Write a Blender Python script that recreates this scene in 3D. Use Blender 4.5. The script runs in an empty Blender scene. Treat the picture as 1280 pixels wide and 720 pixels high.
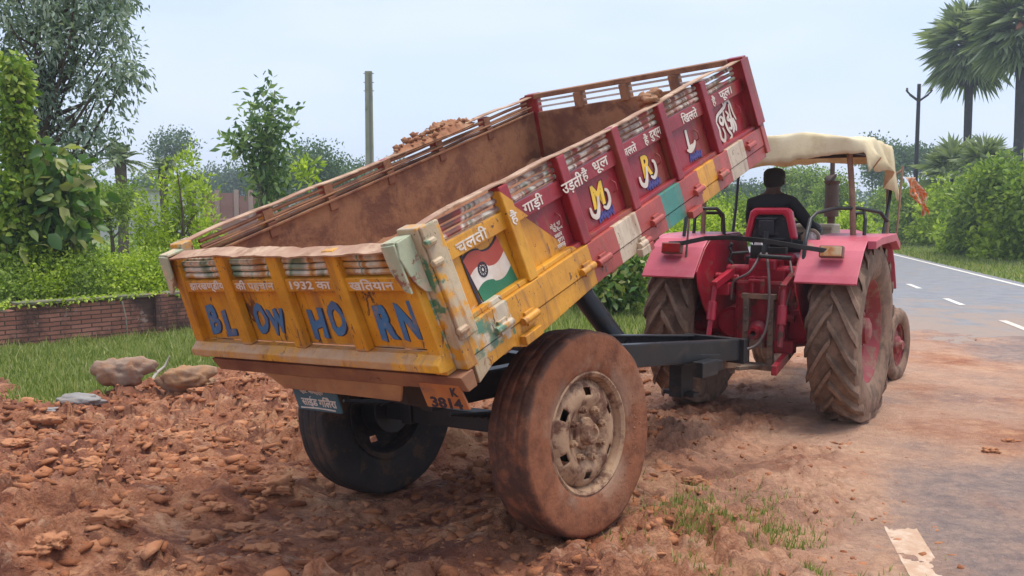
import bpy, math, random
import numpy as np
from mathutils import Vector, Matrix, Quaternion
R = math.radians
rng = np.random.default_rng(7)
random.seed(7)
SC = bpy.context.scene
COL = SC.collection

# ------------------------------------------------------------------ camera
F, HOR, CH = 1120.1, 266.2, 1.5643
PIT = math.atan((360 - HOR) / F)
cd = bpy.data.cameras.new('camera'); cam = bpy.data.objects.new('camera', cd); COL.objects.link(cam)
cam.location = (0, 0, CH); cam.rotation_euler = (math.pi/2 - PIT, 0, 0)
cd.sensor_width = 36; cd.lens = 36*F/1280; cd.clip_end = 3000; cd.clip_start = .05
SC.camera = cam

def at(px, py, Y):
    """world point at forward distance Y seen at pixel (px,py) of the 1280 wide photo"""
    a = (px-640)/F; b = (360-py)/F
    dy = math.cos(PIT)+b*math.sin(PIT); dz = -math.sin(PIT)+b*math.cos(PIT)
    t = Y/dy
    return Vector((a*t, Y, CH+dz*t))
def gp(px, py, z=0):
    a = (px-640)/F; b = (360-py)/F
    dy = math.cos(PIT)+b*math.sin(PIT); dz = -math.sin(PIT)+b*math.cos(PIT)
    t = (z-CH)/dz
    return Vector((a*t, dy*t, z))

# ------------------------------------------------------------------ materials
class NT:
    def __init__(s, name, disp=False):
        s.m = bpy.data.materials.new(name); s.m.use_nodes = True
        s.t = s.m.node_tree; s.b = s.t.nodes['Principled BSDF']; s.out = s.t.nodes['Material Output']
    def L(s, a, b): s.t.links.new(a, b)
    def put(s, inp, v):
        if isinstance(v, bpy.types.NodeSocket): s.L(v, inp)
        elif isinstance(v, (tuple, list)): inp.default_value = tuple(v)+((1,) if len(v) == 3 and len(inp.default_value) == 4 else ())
        elif v is not None: inp.default_value = v
    def math(s, op, a, b=None, c=None, clamp=False):
        n = s.t.nodes.new('ShaderNodeMath'); n.operation = op; n.use_clamp = clamp
        for i, v in enumerate((a, b, c)): s.put(n.inputs[i], v)
        return n.outputs[0]
    def co(s, kind='Object'):
        return s.t.nodes.new('ShaderNodeTexCoord').outputs[kind]
    def xyz(s, v=None):
        n = s.t.nodes.new('ShaderNodeSeparateXYZ'); s.L(v or s.co(), n.inputs[0]); return n.outputs
    def mapv(s, scale, v=None, rot=(0,0,0)):
        n = s.t.nodes.new('ShaderNodeMapping'); s.L(v or s.co(), n.inputs[0]); n.inputs['Scale'].default_value = scale; n.inputs['Rotation'].default_value = rot; return n.outputs[0]
    def noise(s, scale, v=None, detail=5, rough=.6, dist=0, out=0):
        n = s.t.nodes.new('ShaderNodeTexNoise'); s.L(v or s.co(), n.inputs['Vector'])
        n.inputs['Scale'].default_value = scale; n.inputs['Detail'].default_value = detail; n.inputs['Roughness'].default_value = rough; n.inputs['Distortion'].default_value = dist
        return n.outputs[out]
    def vor(s, scale, v=None, feat='F1', out=0):
        n = s.t.nodes.new('ShaderNodeTexVoronoi'); n.feature = feat; s.L(v or s.co(), n.inputs['Vector']); n.inputs['Scale'].default_value = scale
        return n.outputs[out]
    def ramp(s, f, pts, interp='LINEAR'):
        n = s.t.nodes.new('ShaderNodeValToRGB'); s.put(n.inputs[0], f); cr = n.color_ramp; cr.interpolation = interp
        while len(cr.elements) < len(pts): cr.elements.new(.5)
        for e, (p, c) in zip(cr.elements, pts):
            e.position = p; e.color = tuple(c)+(1,) if isinstance(c, (tuple, list)) else (c, c, c, 1)
        return n.outputs[0]
    def step(s, f, a, b):
        n = s.t.nodes.new('ShaderNodeMapRange'); n.interpolation_type = 'SMOOTHSTEP'; s.put(n.inputs[0], f)
        n.inputs[1].default_value = a; n.inputs[2].default_value = b; return n.outputs[0]
    def mix(s, f, a, b, mode='MIX'):
        n = s.t.nodes.new('ShaderNodeMix'); n.data_type = 'RGBA'; n.blend_type = mode
        s.put(n.inputs[0], f); s.put(n.inputs[6], a); s.put(n.inputs[7], b); return n.outputs[2]
    def bump(s, h, strength=.5, dist=.01, normal=None):
        n = s.t.nodes.new('ShaderNodeBump'); s.L(h, n.inputs['Height']); n.inputs['Strength'].default_value = strength; n.inputs['Distance'].default_value = dist
        if normal: s.L(normal, n.inputs['Normal'])
        return n.outputs[0]
    def done(s, color=None, rough=None, metal=None, normal=None, spec=None, coat=None):
        for k, v in (('Base Color', color), ('Roughness', rough), ('Metallic', metal), ('Specular IOR Level', spec), ('Coat Weight', coat)):
            if v is not None: s.put(s.b.inputs[k], v)
        if normal: s.L(normal, s.b.inputs['Normal'])
        return s.m

MUD1, MUD2, MUD3 = (.33,.14,.070), (.44,.225,.12), (.17,.068,.036)

def dirty(name, c1, c2=None, rough=.5, dirt=MUD2, amt=.5, scale=6, chips=.0, chipc=(.07,.03,.02), metal=0, bump=.3, spec=.5, seed=0):
    n = NT(name)
    v = n.mapv((1,1,1)); 
    if c2 is None: c2 = tuple(x*.75 for x in c1)
    f = n.noise(scale*.6, v, 4)
    col = n.mix(n.step(f, .3, .7), c1, c2)
    d = n.noise(scale, v, 9, .68, .3)
    lo = .75-amt*.55
    df = n.step(d, lo, lo+.16)
    dcol = n.mix(n.noise(scale*5, v, 3), dirt, tuple(x*.6 for x in dirt))
    h = d
    if chips > 0:
        ch = n.noise(scale*3.1, v, 6, .7, .8)
        cf = n.step(ch, .72-chips*.2, .74-chips*.2)
        col = n.mix(cf, col, n.mix(n.noise(40), chipc, tuple(min(1,x*2.2) for x in chipc)))
    col = n.mix(df, col, dcol)
    r = n.mix(df, (rough,)*3, (.85,)*3)
    fine = n.math('ADD', n.math('MULTIPLY', d, 1.), n.math('MULTIPLY', n.noise(scale*14, v, 3), .25))
    return n.done(col, r, metal, n.bump(fine, bump, .012), spec)

def plain(name, c, rough=.6, metal=0, var=.25, scale=12, bump=.15):
    n = NT(name); f = n.noise(scale, None, 5)
    col = n.mix(f, tuple(x*(1-var) for x in c), tuple(min(1, x*(1+var)) for x in c))
    return n.done(col, rough, metal, n.bump(f, bump, .005))

def leafmat(name, cols, rough=.5, trans=.35):
    n = NT(name)
    g = n.t.nodes.new('ShaderNodeNewGeometry')
    pts = [(i/max(1, len(cols)-1), c) for i, c in enumerate(cols)]
    col = n.ramp(g.outputs['Random Per Island'], pts)
    n.done(col, rough, 0, spec=.35)
    tr = n.t.nodes.new('ShaderNodeBsdfTranslucent'); n.L(n.mix(1, col, (1.25,1.4,.6), 'MULTIPLY'), tr.inputs[0])
    mx = n.t.nodes.new('ShaderNodeMixShader'); mx.inputs[0].default_value = trans
    n.L(n.b.outputs[0], mx.inputs[1]); n.L(tr.outputs[0], mx.inputs[2]); n.L(mx.outputs[0], n.out.inputs[0])
    return n.m

# ------------------------------------------------------------------ mesh building
class MB:
    def __init__(s): s.v = []; s.f = []; s.m = []
    def add(s, vs, fs, mi=0):
        o = len(s.v); s.v += [tuple(x) for x in vs]; s.f += [tuple(i+o for i in f) for f in fs]; s.m += [mi]*len(fs); return s
    def box(s, c, size, rot=None, mi=0):
        hx, hy, hz = [x/2 for x in size]
        vs = [Vector((x, y, z)) for x in (-hx, hx) for y in (-hy, hy) for z in (-hz, hz)]
        if rot is not None: vs = [rot @ v for v in vs]
        c = Vector(c); return s.add([v+c for v in vs], [(0,1,3,2),(4,6,7,5),(0,4,5,1),(2,3,7,6),(0,2,6,4),(1,5,7,3)], mi)
    def bb(s, a, b, mi=0):
        a = Vector(a); b = Vector(b); return s.box((a+b)/2, [abs(x) for x in (b-a)], None, mi)
    def bar(s, p0, p1, w, h, up=(0,0,1), mi=0):
        p0 = Vector(p0); p1 = Vector(p1); d = (p1-p0); L = d.length; d.normalize(); up = Vector(up)
        x = d.cross(up); 
        if x.length < 1e-4: x = d.cross(Vector((1,0,0)))
        x.normalize(); u = x.cross(d); rot = Matrix((x, d, u)).transposed()
        return s.box((p0+p1)/2, (w, L, h), rot, mi)
    def tube(s, pts, r, n=10, mi=0, caps=True):
        pts = [Vector(p) for p in pts]; rs = r if isinstance(r, (list, tuple)) else [r]*len(pts)
        vs = []; prev = None
        for i, p in enumerate(pts):
            d = (pts[min(i+1, len(pts)-1)]-pts[max(i-1, 0)]).normalized()
            if prev is None:
                a = Vector((0,0,1)) if abs(d.z) < .9 else Vector((1,0,0)); x = d.cross(a).normalized()
            else: x = (prev-d*prev.dot(d)).normalized()
            prev = x; y = d.cross(x)
            vs += [p+(x*math.cos(2*math.pi*k/n)+y*math.sin(2*math.pi*k/n))*rs[i] for k in range(n)]
        fs = [(i*n+k, i*n+(k+1) % n, (i+1)*n+(k+1) % n, (i+1)*n+k) for i in range(len(pts)-1) for k in range(n)]
        if caps: fs += [tuple(range(n))[::-1], tuple(range((len(pts)-1)*n, len(pts)*n))]
        return s.add(vs, fs, mi)
    def lathe(s, prof, n=32, axis='x', c=(0,0,0), mi=0, closed=False):
        """prof: list of (offset along axis, radius)"""
        vs = []; c = Vector(c)
        for a, r in prof:
            for k in range(n):
                t = 2*math.pi*k/n; u, w = r*math.cos(t), r*math.sin(t)
                vs.append(c+Vector({'x': (a, u, w), 'y': (u, a, w), 'z': (u, w, a)}[axis]))
        m = len(prof); fs = []
        for i in range(m if closed else m-1):
            j = (i+1) % m
            fs += [(i*n+k, i*n+(k+1) % n, j*n+(k+1) % n, j*n+k) for k in range(n)]
        return s.add(vs, fs, mi)
    def prism(s, poly, d0, d1, plane='yz', mi=0):
        """poly in plane, extruded along the third axis d0..d1"""
        def mk(p, d): return {'yz': (d, p[0], p[1]), 'xz': (p[0], d, p[1]), 'xy': (p[0], p[1], d)}[plane]
        n = len(poly); vs = [mk(p, d0) for p in poly]+[mk(p, d1) for p in poly]
        fs = [tuple(range(n)), tuple(range(n, 2*n))[::-1]]+[(i, i+n, (i+1) % n+n, (i+1) % n) for i in range(n)]
        return s.add(vs, fs, mi)
    def xf(s, fn): s.v = [tuple(fn(Vector(v))) for v in s.v]; return s
    def build(s, name, mats, parent=None, M=None, bevel=0, smooth=None, label=None):
        me = bpy.data.meshes.new(name); me.from_pydata(s.v, [], s.f)
        mats = mats if isinstance(mats, (list, tuple)) else [mats]
        for m in mats: me.materials.append(m)
        if len(mats) > 1: me.polygons.foreach_set('material_index', s.m)
        me.validate(); 
        import bmesh
        b = bmesh.new(); b.from_mesh(me); bmesh.ops.recalc_face_normals(b, faces=b.faces); b.to_mesh(me); b.free()
        o = bpy.data.objects.new(name, me); COL.objects.link(o)
        if smooth is not None:
            me.polygons.foreach_set('use_smooth', [True]*len(me.polygons))
            me.set_sharp_from_angle(angle=R(smooth))
        if parent: o.parent = parent
        if M is not None: o.matrix_local = M
        if bevel:
            md = o.modifiers.new('bevel', 'BEVEL'); md.width = bevel; md.segments = 2; md.limit_method = 'ANGLE'; md.angle_limit = R(40)
        if label: o['label'] = label
        return o

def tag(o, label=None, cat=None, group=None, kind=None):
    if label: o['label'] = label
    if cat: o['category'] = cat
    if group: o['group'] = group
    if kind: o['kind'] = kind
    return o
def empty(name, M, label, cat, group=None):
    o = bpy.data.objects.new(name, None); COL.objects.link(o); o.matrix_world = M; o.empty_display_size = .2
    return tag(o, label, cat, group)
def loc(x, y, z=0, rz=0): return Matrix.Translation((x, y, z)) @ Matrix.Rotation(rz, 4, 'Z')

def npmesh(name, V, T, mats, parent=None, smooth=False, mi=None, quads=False):
    """fast mesh from numpy arrays"""
    V = np.asarray(V, dtype=np.float32); T = np.asarray(T, dtype=np.int32)
    k = T.shape[1]; me = bpy.data.meshes.new(name)
    me.vertices.add(len(V)); me.vertices.foreach_set('co', V.ravel())
    me.loops.add(T.size); me.loops.foreach_set('vertex_index', T.ravel())
    me.polygons.add(len(T)); me.polygons.foreach_set('loop_start', np.arange(0, T.size, k, dtype=np.int32)); me.polygons.foreach_set('loop_total', np.full(len(T), k, dtype=np.int32))
    for m in (mats if isinstance(mats, (list, tuple)) else [mats]): me.materials.append(m)
    if mi is not None: me.polygons.foreach_set('material_index', np.asarray(mi, dtype=np.int32))
    if smooth: me.polygons.foreach_set('use_smooth', np.ones(len(T), dtype=bool))
    me.update(calc_edges=True)
    o = bpy.data.objects.new(name, me); COL.objects.link(o)
    if parent: o.parent = parent
    return o

# numpy noise
def _h(ix, iy, s):
    h = (ix.astype(np.int64)*374761393+iy.astype(np.int64)*668265263+s*1442695041) & 0xffffffff
    h = ((h ^ (h >> 13))*1274126177) & 0xffffffff
    return ((h ^ (h >> 16)) & 0xffff)/65535.
def vnoise(x, y, s=0):
    ix = np.floor(x); iy = np.floor(y); fx = x-ix; fy = y-iy
    fx = fx*fx*(3-2*fx); fy = fy*fy*(3-2*fy)
    a = _h(ix, iy, s); b = _h(ix+1, iy, s); c = _h(ix, iy+1, s); d = _h(ix+1, iy+1, s)
    return (a*(1-fx)+b*fx)*(1-fy)+(c*(1-fx)+d*fx)*fy
def fbm(x, y, o=5, s=0, g=.5):
    t = 0; a = 1; n = 0
    for i in range(o):
        t = t+a*vnoise(x, y, s+i*17); n += a; a *= g; x, y = x*1.9+y*.7+3.1, y*1.9-x*.7+7.7
    return t/n
def worley(x, y, s=0):
    ix = np.floor(x); iy = np.floor(y); f1 = np.full(x.shape, 9.); f2 = np.full(x.shape, 9.); hv = np.zeros(x.shape); tx = np.zeros(x.shape)
    for a in (-1, 0, 1):
        for b in (-1, 0, 1):
            cx_ = ix+a; cy_ = iy+b; jx = _h(cx_, cy_, s); jy = _h(cx_, cy_, s+1); px_ = cx_+jx; py_ = cy_+jy
            d = np.hypot(x-px_, y-py_); k = d < f1
            f2 = np.where(k, f1, np.minimum(f2, d)); f1 = np.where(k, d, f1)
            r1 = _h(cx_, cy_, s+2); t = (x-px_)*(_h(cx_, cy_, s+3)-.5)+(y-py_)*(_h(cx_, cy_, s+4)-.5)
            hv = np.where(k, r1, hv); tx = np.where(k, t, tx)
    return f1, f2, hv, tx
def sst(x, a, b):
    t = np.clip((x-a)/(b-a), 0, 1); return t*t*(3-2*t)

# ================================================================== GROUND
RD = Vector((.23, .973, 0)).normalized(); RN = Vector((RD.y, -RD.x, 0))
def roads(x, y): return x*RN.x+y*RN.y           # distance across the road
S_L, S_C, S_R = .88, 3.97, 6.24                   # left line, centre dashes, right line
AX = Vector((-.2366, 4.7797, 0)); TYAW = .7205
TD = Vector((math.sin(TYAW), math.cos(TYAW), 0)); TR = Vector((math.cos(TYAW), -math.sin(TYAW), 0))
TRK, WR, ROLL = 1.429, .498, .0605

def mudmask(x, y):
    by = np.interp(x, [-12,-6,-4.3,-3.5,-3.1,-2.4,-1,1,2.2,5,9,14], [6.9,7.1,7.5,7.35,8.2,8.7,9.3,10.2,11.2,12.0,11.6,9.5])
    w = (fbm(x*1.3, y*1.3, 5, 5)-.5)*(1.6+2.6*sst(x, 2.5, 5))
    m = sst(by-y+w, -.15, .3)
    s = roads(x, y)
    m = m*(1-sst(s+w*1.5, 6.2, 7.2))
    return m
def gheight(x, y, full=False):
    m = mudmask(x, y); s = roads(x, y)
    rough = 1-.72*sst(x*.86-y*.12, -.3, 1.2)                       # rough churned mud on the left, flatter on the right
    # noise stretched along the direction wheels smear it
    u = x*.75+y*.66; w = x*.66-y*.75
    big = fbm(u*.9, w*1.6, 4, 11)-.5
    # clod-like ridged noise
    r1 = 1-np.abs(2*fbm(u*2.6+9, w*5.2, 4, 21)-1); r2 = 1-np.abs(2*fbm(x*9+4, y*10, 4, 31)-1)
    med = fbm(x*4.3, y*5.5, 6, 41, .66)-.5
    q1 = fbm(u*7, w*9, 3, 43); flake = np.floor(q1*14)/14-q1                       # broken flaky steps
    r3 = 1-np.abs(2*fbm(u*4.5+2, w*13, 4, 35)-1)
    zm = .015+big*.16*rough+(r1**3-.45)*.06*rough+(r2**2-.6)*.035*rough+(r3**2-.6)*.02*rough+med*.07*rough
    zm = zm+(fbm(x*20, y*25, 3, 51, .5)-.5)*.014*(.3+.7*rough)
    wx_ = (fbm(x*7, y*7, 3, 47)-.5)*.9; wy_ = (fbm(x*7+50, y*7, 3, 48)-.5)*.9
    dens = sst(fbm(x*1.2, y*1.5, 3, 49), .36, .6)*rough+.05
    for sc_, am in ((3.6, .085), (7.5, .062), (15., .030)):
        a1, a2, hv, tl = worley(u*sc_*.7+wx_, w*sc_*1.2+wy_, int(sc_*10))
        ck = np.clip((hv-.35)/.65, 0, 1)*(1-.75*a1*a1)+tl*1.1
        zm = zm+am*dens*(ck*sst(a2-a1, 0, .22)-.35*(1-sst(a2-a1, 0, .16)))
    # ruts left by the trailer and tractor
    dx = x-AX.x; dy = y-AX.y; al = dx*TD.x+dy*TD.y; la = dx*TR.x+dy*TR.y
    for lat, dep, wd in ((-TRK/2, .105, .22), (TRK/2, .025, .18)):
        g = np.exp(-((la-lat)/wd)**2)*sst(al, -3.2, -1.0)*(1-sst(al, 2.2, 3.4))
        zm = zm*(1-.85*g)-dep*g+.012*g*np.sin(al*38+3*np.sin(la*9))
        e = np.exp(-((np.abs(la-lat)-.28)/.09)**2)*sst(al, -3.2, -1.)*(1-sst(al, 1.5, 2.6)); zm = zm+.03*e*rough*fbm(x*6, y*6, 3, 61)
    hol = sst(la, -1.25, -.7)*(1-sst(la, .0, .5))*sst(al, -1.7, -.9)*(1-sst(al, .1, .6)); zm = zm*(1-.6*hol)-.055*hol
    # streaks in the direction of travel
    st = fbm(la*11, al*.9, 4, 71)-.5
    zm = zm+st*.06*np.exp(-(la/1.9)**2)*(1-.4*rough)
    # thin film of mud over the asphalt
    film = fbm(x*.9+3, y*.8, 5, 81)-.47-.085*(s-.9)+.03+.22*sst(y, 4.6, 6.5)*(1-sst(s, 2.2, 5.9))
    film = film+.13*np.exp(-((y-9.6)/2.6)**2)+(fbm(x*14, y*16, 3, 91)-.5)*.12
    zr = np.clip(film*.055, .003, .022)+.002*(fbm(x*5, y*5, 4, 93)-.5)
    k = sst(s, .45, 1.15)
    zm = np.where(s > .3, np.maximum(zm, .005*sst(s, .3, .6)), zm)
    zm = zm*(1-k)+zr*k
    grass = (fbm(x*.8, y*.8, 4, 101)-.5)*.10+.01
    grass = grass*(1-sst(s, -.1, .5)*(1-sst(s, 6.9, 8)))-.03*sst(s, .1, .6)*(1-sst(s, 6.6, 7.2))
    z = zm*m+grass*(1-m)
    # raised lip of churned earth where the mud meets the grass, and far fields rising gently
    lip = 4*m*(1-m)*(1-k); z = z+.06*lip*rough
    if full: return z, m, k*(1-sst(z, .001, .018))*m
    return z, m

def axis_pts(lo, hi, f0, f1, step, grow, near=0):
    out = list(np.arange(f0, f1, step)); d = step; p = f1
    while p < hi: d = max(step, d*grow); out.append(p); p += d
    d = step; p = f0-step
    while p > lo: out.insert(0, p); d = max(step, d*grow); p -= d
    return np.array(out+[hi])
xs = axis_pts(-400, 400, -3.6, 3.6, .0155, 1.022)
ys = [ -12, -8, -5, -3, -1.5, -.5, .3, 1.0, 1.5, 2.0, 2.3]
p = 2.45
while p < 520: ys.append(p); p += max(.0125, .0046*(p-1.0)) if p < 14 else .014*(p-9)
ys = np.array(ys+[520.])
X, Y = np.meshgrid(xs, ys)
Z, Mk, Fk = gheight(X, Y, True)
nx, ny = len(xs), len(ys)
idx = np.arange(nx*ny).reshape(ny, nx)
Q = np.stack([idx[:-1,:-1], idx[:-1,1:], idx[1:,1:], idx[1:,:-1]], -1).reshape(-1, 4)

n = NT('ground_material')
att = n.t.nodes.new('ShaderNodeAttribute'); att.attribute_name = 'mud'
mm = att.outputs['Fac']
o_ = n.co()
f1 = n.noise(1.1, o_, 6, .6); f2 = n.noise(7, o_, 8, .7, .4); f3 = n.noise(55, o_, 4, .6); f4 = n.noise(.45, o_, 3)
mc = n.ramp(n.math('ADD', n.math('MULTIPLY', f1, .55), n.math('MULTIPLY', f2, .45)), [(.30, (.16,.052,.024)), (.43, (.33,.12,.056)), (.52, (.46,.20,.098)), (.64, (.66,.36,.18))])
mc = n.mix(n.step(f3, .45, .7), mc, n.mix(1, mc, (.78,.72,.70), 'MULTIPLY'))
mc = n.mix(n.math('MULTIPLY', n.step(f4, .5, .66), .6), mc, (.25,.085,.05))
gx = n.xyz(o_)
sm = n.noise(2.6, n.mapv((.55,2.2,1), o_, (0,0,R(-49))), 8, .7, .5)
lft = n.math('SUBTRACT', 1, n.step(gx[0], .6, 3.0))
mc = n.mix(n.math('MULTIPLY', n.math('MULTIPLY', n.step(sm, .50, .60), .78), n.math('ADD', n.math('MULTIPLY', lft, .65), .35)), mc, (.15,.048,.027))
mc = n.mix(n.math('MULTIPLY', n.step(n.noise(3.7, n.mapv((.6,1.8,1), o_, (0,0,R(-30))), 8, .72, .4), .55, .66), .6), mc, (.60,.36,.22))
pale = n.math('MULTIPLY', n.step(gx[0], .2, 2.2), n.step(n.noise(.9, o_, 5), .3, .6))
mc = n.mix(n.math('MULTIPLY', pale, .65), mc, n.mix(f2, (.50,.30,.185), (.66,.43,.285)))
gc = n.ramp(n.noise(2.2, o_, 7, .7), [(.3, (.11,.13,.035)), (.5, (.19,.21,.06)), (.7, (.30,.28,.11))])
far = n.ramp(n.noise(.12, o_, 4), [(.35, (.10,.17,.045)), (.5, (.16,.22,.06)), (.62, (.24,.22,.10)), (.75, (.12,.18,.05))])
gc = n.mix(n.step(gx[1], 14, 30), gc, far)
at2 = n.t.nodes.new('ShaderNodeAttribute'); at2.attribute_name = 'film'
mc = n.mix(n.math('MULTIPLY', at2.outputs['Fac'], .85), mc, n.mix(n.step(f2, .35, .65), (.20,.165,.15), (.36,.25,.19)))
wob = n.math('ADD', mm, n.math('MULTIPLY', n.math('SUBTRACT', f2, .5), .6))
mc = n.mix(1, mc, (1.10,1.12,1.20), 'MULTIPLY')
col = n.mix(n.step(wob, .3, .6), gc, mc)
wet = n.step(n.noise(1.7, o_, 5), .5, .7)
rgh = n.mix(wet, (.85,)*3, (.55,)*3)
hh = n.math('ADD', n.math('MULTIPLY', n.noise(24, o_, 8, .72, .6), 1.4), n.math('MULTIPLY', n.noise(120, o_, 3), .25))
GM = n.done(col, rgh, 0, n.bump(hh, .9, .035), .3)
g = npmesh('ground', np.stack([X, Y, Z], -1).reshape(-1, 3), Q, GM, smooth=True)
a = g.data.attributes.new('mud', 'FLOAT', 'POINT'); a.data.foreach_set('value', Mk.ravel().astype(np.float32))
a = g.data.attributes.new('film', 'FLOAT', 'POINT'); a.data.foreach_set('value', Fk.ravel().astype(np.float32))
tag(g, kind='structure')
def gz(x, y): return float(gheight(np.array([x]), np.array([y]))[0][0])

# ------------------------------------------------------------------ road
n = NT('asphalt'); o_ = n.co()
c = n.ramp(n.noise(3, o_, 8, .7), [(.3, (.17,.17,.18)), (.6, (.23,.23,.24)), (.75, (.29,.26,.24))])
sp = n.vor(160, o_)
c = n.mix(n.step(sp, .1, .5), n.mix(1, c, (1.25,1.25,1.25), 'MULTIPLY'), c)
gx = n.xyz(o_)
nearm = n.math('SUBTRACT', 1, n.step(gx[1], 10, 18))
dirtf = n.math('MULTIPLY', n.step(n.math('ADD', n.noise(1.3, o_, 7, .7, .5), n.math('MULTIPLY', nearm, .30)), .50, .78), .9)
wr_ = n.mix(nearm, (.8,)*3, (.82,)*3); c = n.mix(dirtf, c, n.mix(n.noise(7, o_, 8, .7, .4), (.26,.19,.15), (.37,.265,.20)))
ASPH = n.done(c, wr_, 0, n.bump(n.noise(140, o_, 3), .4, .006), .4)
def strip(name, s0, s1, t0, t1, z, m, kind='structure', nseg=40, wob=0):
    mb = MB(); vs = []; fs = []
    for i in range(nseg+1):
        t = t0+(t1-t0)*i/nseg
        for s_ in (s0, s1):
            w_ = wob*math.sin(t*1.7+s_*3)
            vs.append(RN*(s_+w_)+RD*t+Vector((0,0,z)))
    fs = [(2*i, 2*i+1, 2*i+3, 2*i+2) for i in range(nseg)]
    o = mb.add(vs, fs).build(name, m); 
    return tag(o, kind=kind)
strip('road', .62, 6.55, -6, 420, 0, ASPH)
n = NT('road_paint'); o_ = n.co()
gx = n.xyz(o_)
nearm = n.math('SUBTRACT', 1, n.step(gx[1], 6, 16))
w_ = n.step(n.math('ADD', n.noise(9, o_, 8, .75), n.math('MULTIPLY', nearm, .13)), .46, .72)
PAINT = n.done(n.mix(w_, n.mix(nearm, (.72,.69,.62), (.62,.47,.35)), (.48,.30,.19)), .7)
tt, ss_ = np.meshgrid(np.linspace(2.2, 4.66, 150), np.linspace(S_L-.078, S_L+.078, 16), indexing='ij'); tt = tt+(fbm(ss_*60, ss_*0+2, 3, 970)-.5)*.10*sst(tt, 4.2, 4.66)
lx_ = RN.x*ss_+RD.x*tt; ly_ = RN.y*ss_+RD.y*tt; gl = gheight(lx_, ly_)[0]; kz = np.maximum(0, gl*.35)+.0045; kz = np.where(gl > .017, kz-.004, kz+.009)
idl = np.arange(150*16).reshape(150, 16); ql = np.stack([idl[:-1,:-1], idl[:-1,1:], idl[1:,1:], idl[1:,:-1]], -1).reshape(-1, 4)
tag(npmesh('road_left_edge_line', np.stack([lx_, ly_, np.maximum(.0035, gl+.0012-.005*sst(fbm(lx_*9, ly_*9, 4, 971), .62, .70))], -1).reshape(-1, 3), ql, PAINT, smooth=True), kind='structure')
strip('road_left_edge_line', S_L-.075, S_L+.075, 12, 400, .005, PAINT)
strip('road_right_edge_line', S_R-.06, S_R+.06, -6, 400, .005, PAINT)
c0 = gp(1268, 407); t0 = c0.dot(RD)
for k in range(-3, 60):
    strip('road_centre_dash', S_C-.055, S_C+.055, t0+k*3.45-.6, t0+k*3.45+.6, .005, PAINT, nseg=1)

# ------------------------------------------------------------------ clods (uncountable)
def blob(seed, sub=1, flat=.7, amp=.35):
    import bmesh
    b = bmesh.new(); bmesh.ops.create_icosphere(b, subdivisions=sub, radius=1)
    r_ = np.random.default_rng(seed); V = np.array([v.co for v in b.verts]); T = np.array([[v.index for v in f.verts] for f in b.faces]); b.free()
    d = r_.normal(size=(5, 3)); ph = r_.random(5)*6
    k = 1+amp*np.sum(np.sin(V@d.T*2.2+ph), 1)/3+(amp*.35 if sub > 2 else .55)*(r_.random(len(V))-.5)
    V = V*k[:, None]*np.array([1+.4*r_.random(), .55+.4*r_.random(), flat*(.6+.6*r_.random())]); return V, T
def scatter(name, pts, sizes, mats, flat=.65, sub=1, sink=.3, seed=0):
    base = [blob(seed+i, sub, flat) for i in range(10)]; VV = []; TT = []; o = 0
    r_ = np.random.default_rng(seed)
    for (x, y), s in zip(pts, sizes):
        V, T = base[r_.integers(10)]
        a, b_ = (r_.normal(.3, .8) if flat < .6 else r_.random()*6.28), (r_.random()-.5)*1.3
        ca, sa, cb, sb = math.cos(a), math.sin(a), math.cos(b_), math.sin(b_)
        M = np.array([[ca,-sa,0],[sa,ca,0],[0,0,1]]) @ np.array([[1,0,0],[0,cb,-sb],[0,sb,cb]])
        VV.append((V*s) @ M.T + [x, y, 0]); TT.append(T+o); o += len(V)
    P = np.array(pts); z = gheight(P[:, 0], P[:, 1])[0]
    for v, zz, s in zip(VV, z, sizes): v[:, 2] += zz-s*sink*.8
    return npmesh(name, np.concatenate(VV), np.concatenate(TT), mats)
n = NT('clod_mud'); gi = n.t.nodes.new('ShaderNodeNewGeometry'); o_ = n.co()
f1 = n.noise(1.1, o_, 6, .6); f2 = n.noise(7, o_, 8, .7, .4)
fr = n.math('ADD', n.math('ADD', n.math('MULTIPLY', f1, .55), n.math('MULTIPLY', f2, .45)), n.math('MULTIPLY', n.math('SUBTRACT', gi.outputs['Random Per Island'], .58), .26))
c = n.ramp(fr, [(.30, (.16,.052,.024)), (.43, (.34,.128,.056)), (.54, (.42,.175,.084)), (.66, (.50,.235,.12))])
CLOD = n.done(c, .85, 0, n.bump(n.noise(60, None, 5), .6, .01), .2)
cx = rng.uniform(-6, 6, 120000); cy = rng.uniform(2.4, 11.5, 120000)
left = 1/(1+np.exp((cx-.1-.12*cy)*2.2))
cl = fbm(cx*1.1, cy*1.3, 3, 300)
pr = mudmask(cx, cy)*(.04+.96*left)*np.where(roads(cx, cy) > 1.2, .12, 1)*np.where(cl > .5, 1.6, .5)*(.35+.65*np.minimum(1, 5/cy))
kk = rng.random(120000) < pr*.45
cx, cy, left = cx[kk][:24000], cy[kk][:24000], left[kk][:24000]
pts = np.stack([cx, cy], 1); sz = (.008+.050*rng.random(len(cx))**3.4)*np.where(left > .4, 1, .6)
tag(scatter('mud_clods', pts, sz, CLOD, flat=.5, seed=3), 'loose clods of orange mud churned up over the ground', 'mud', kind='stuff')
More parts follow.
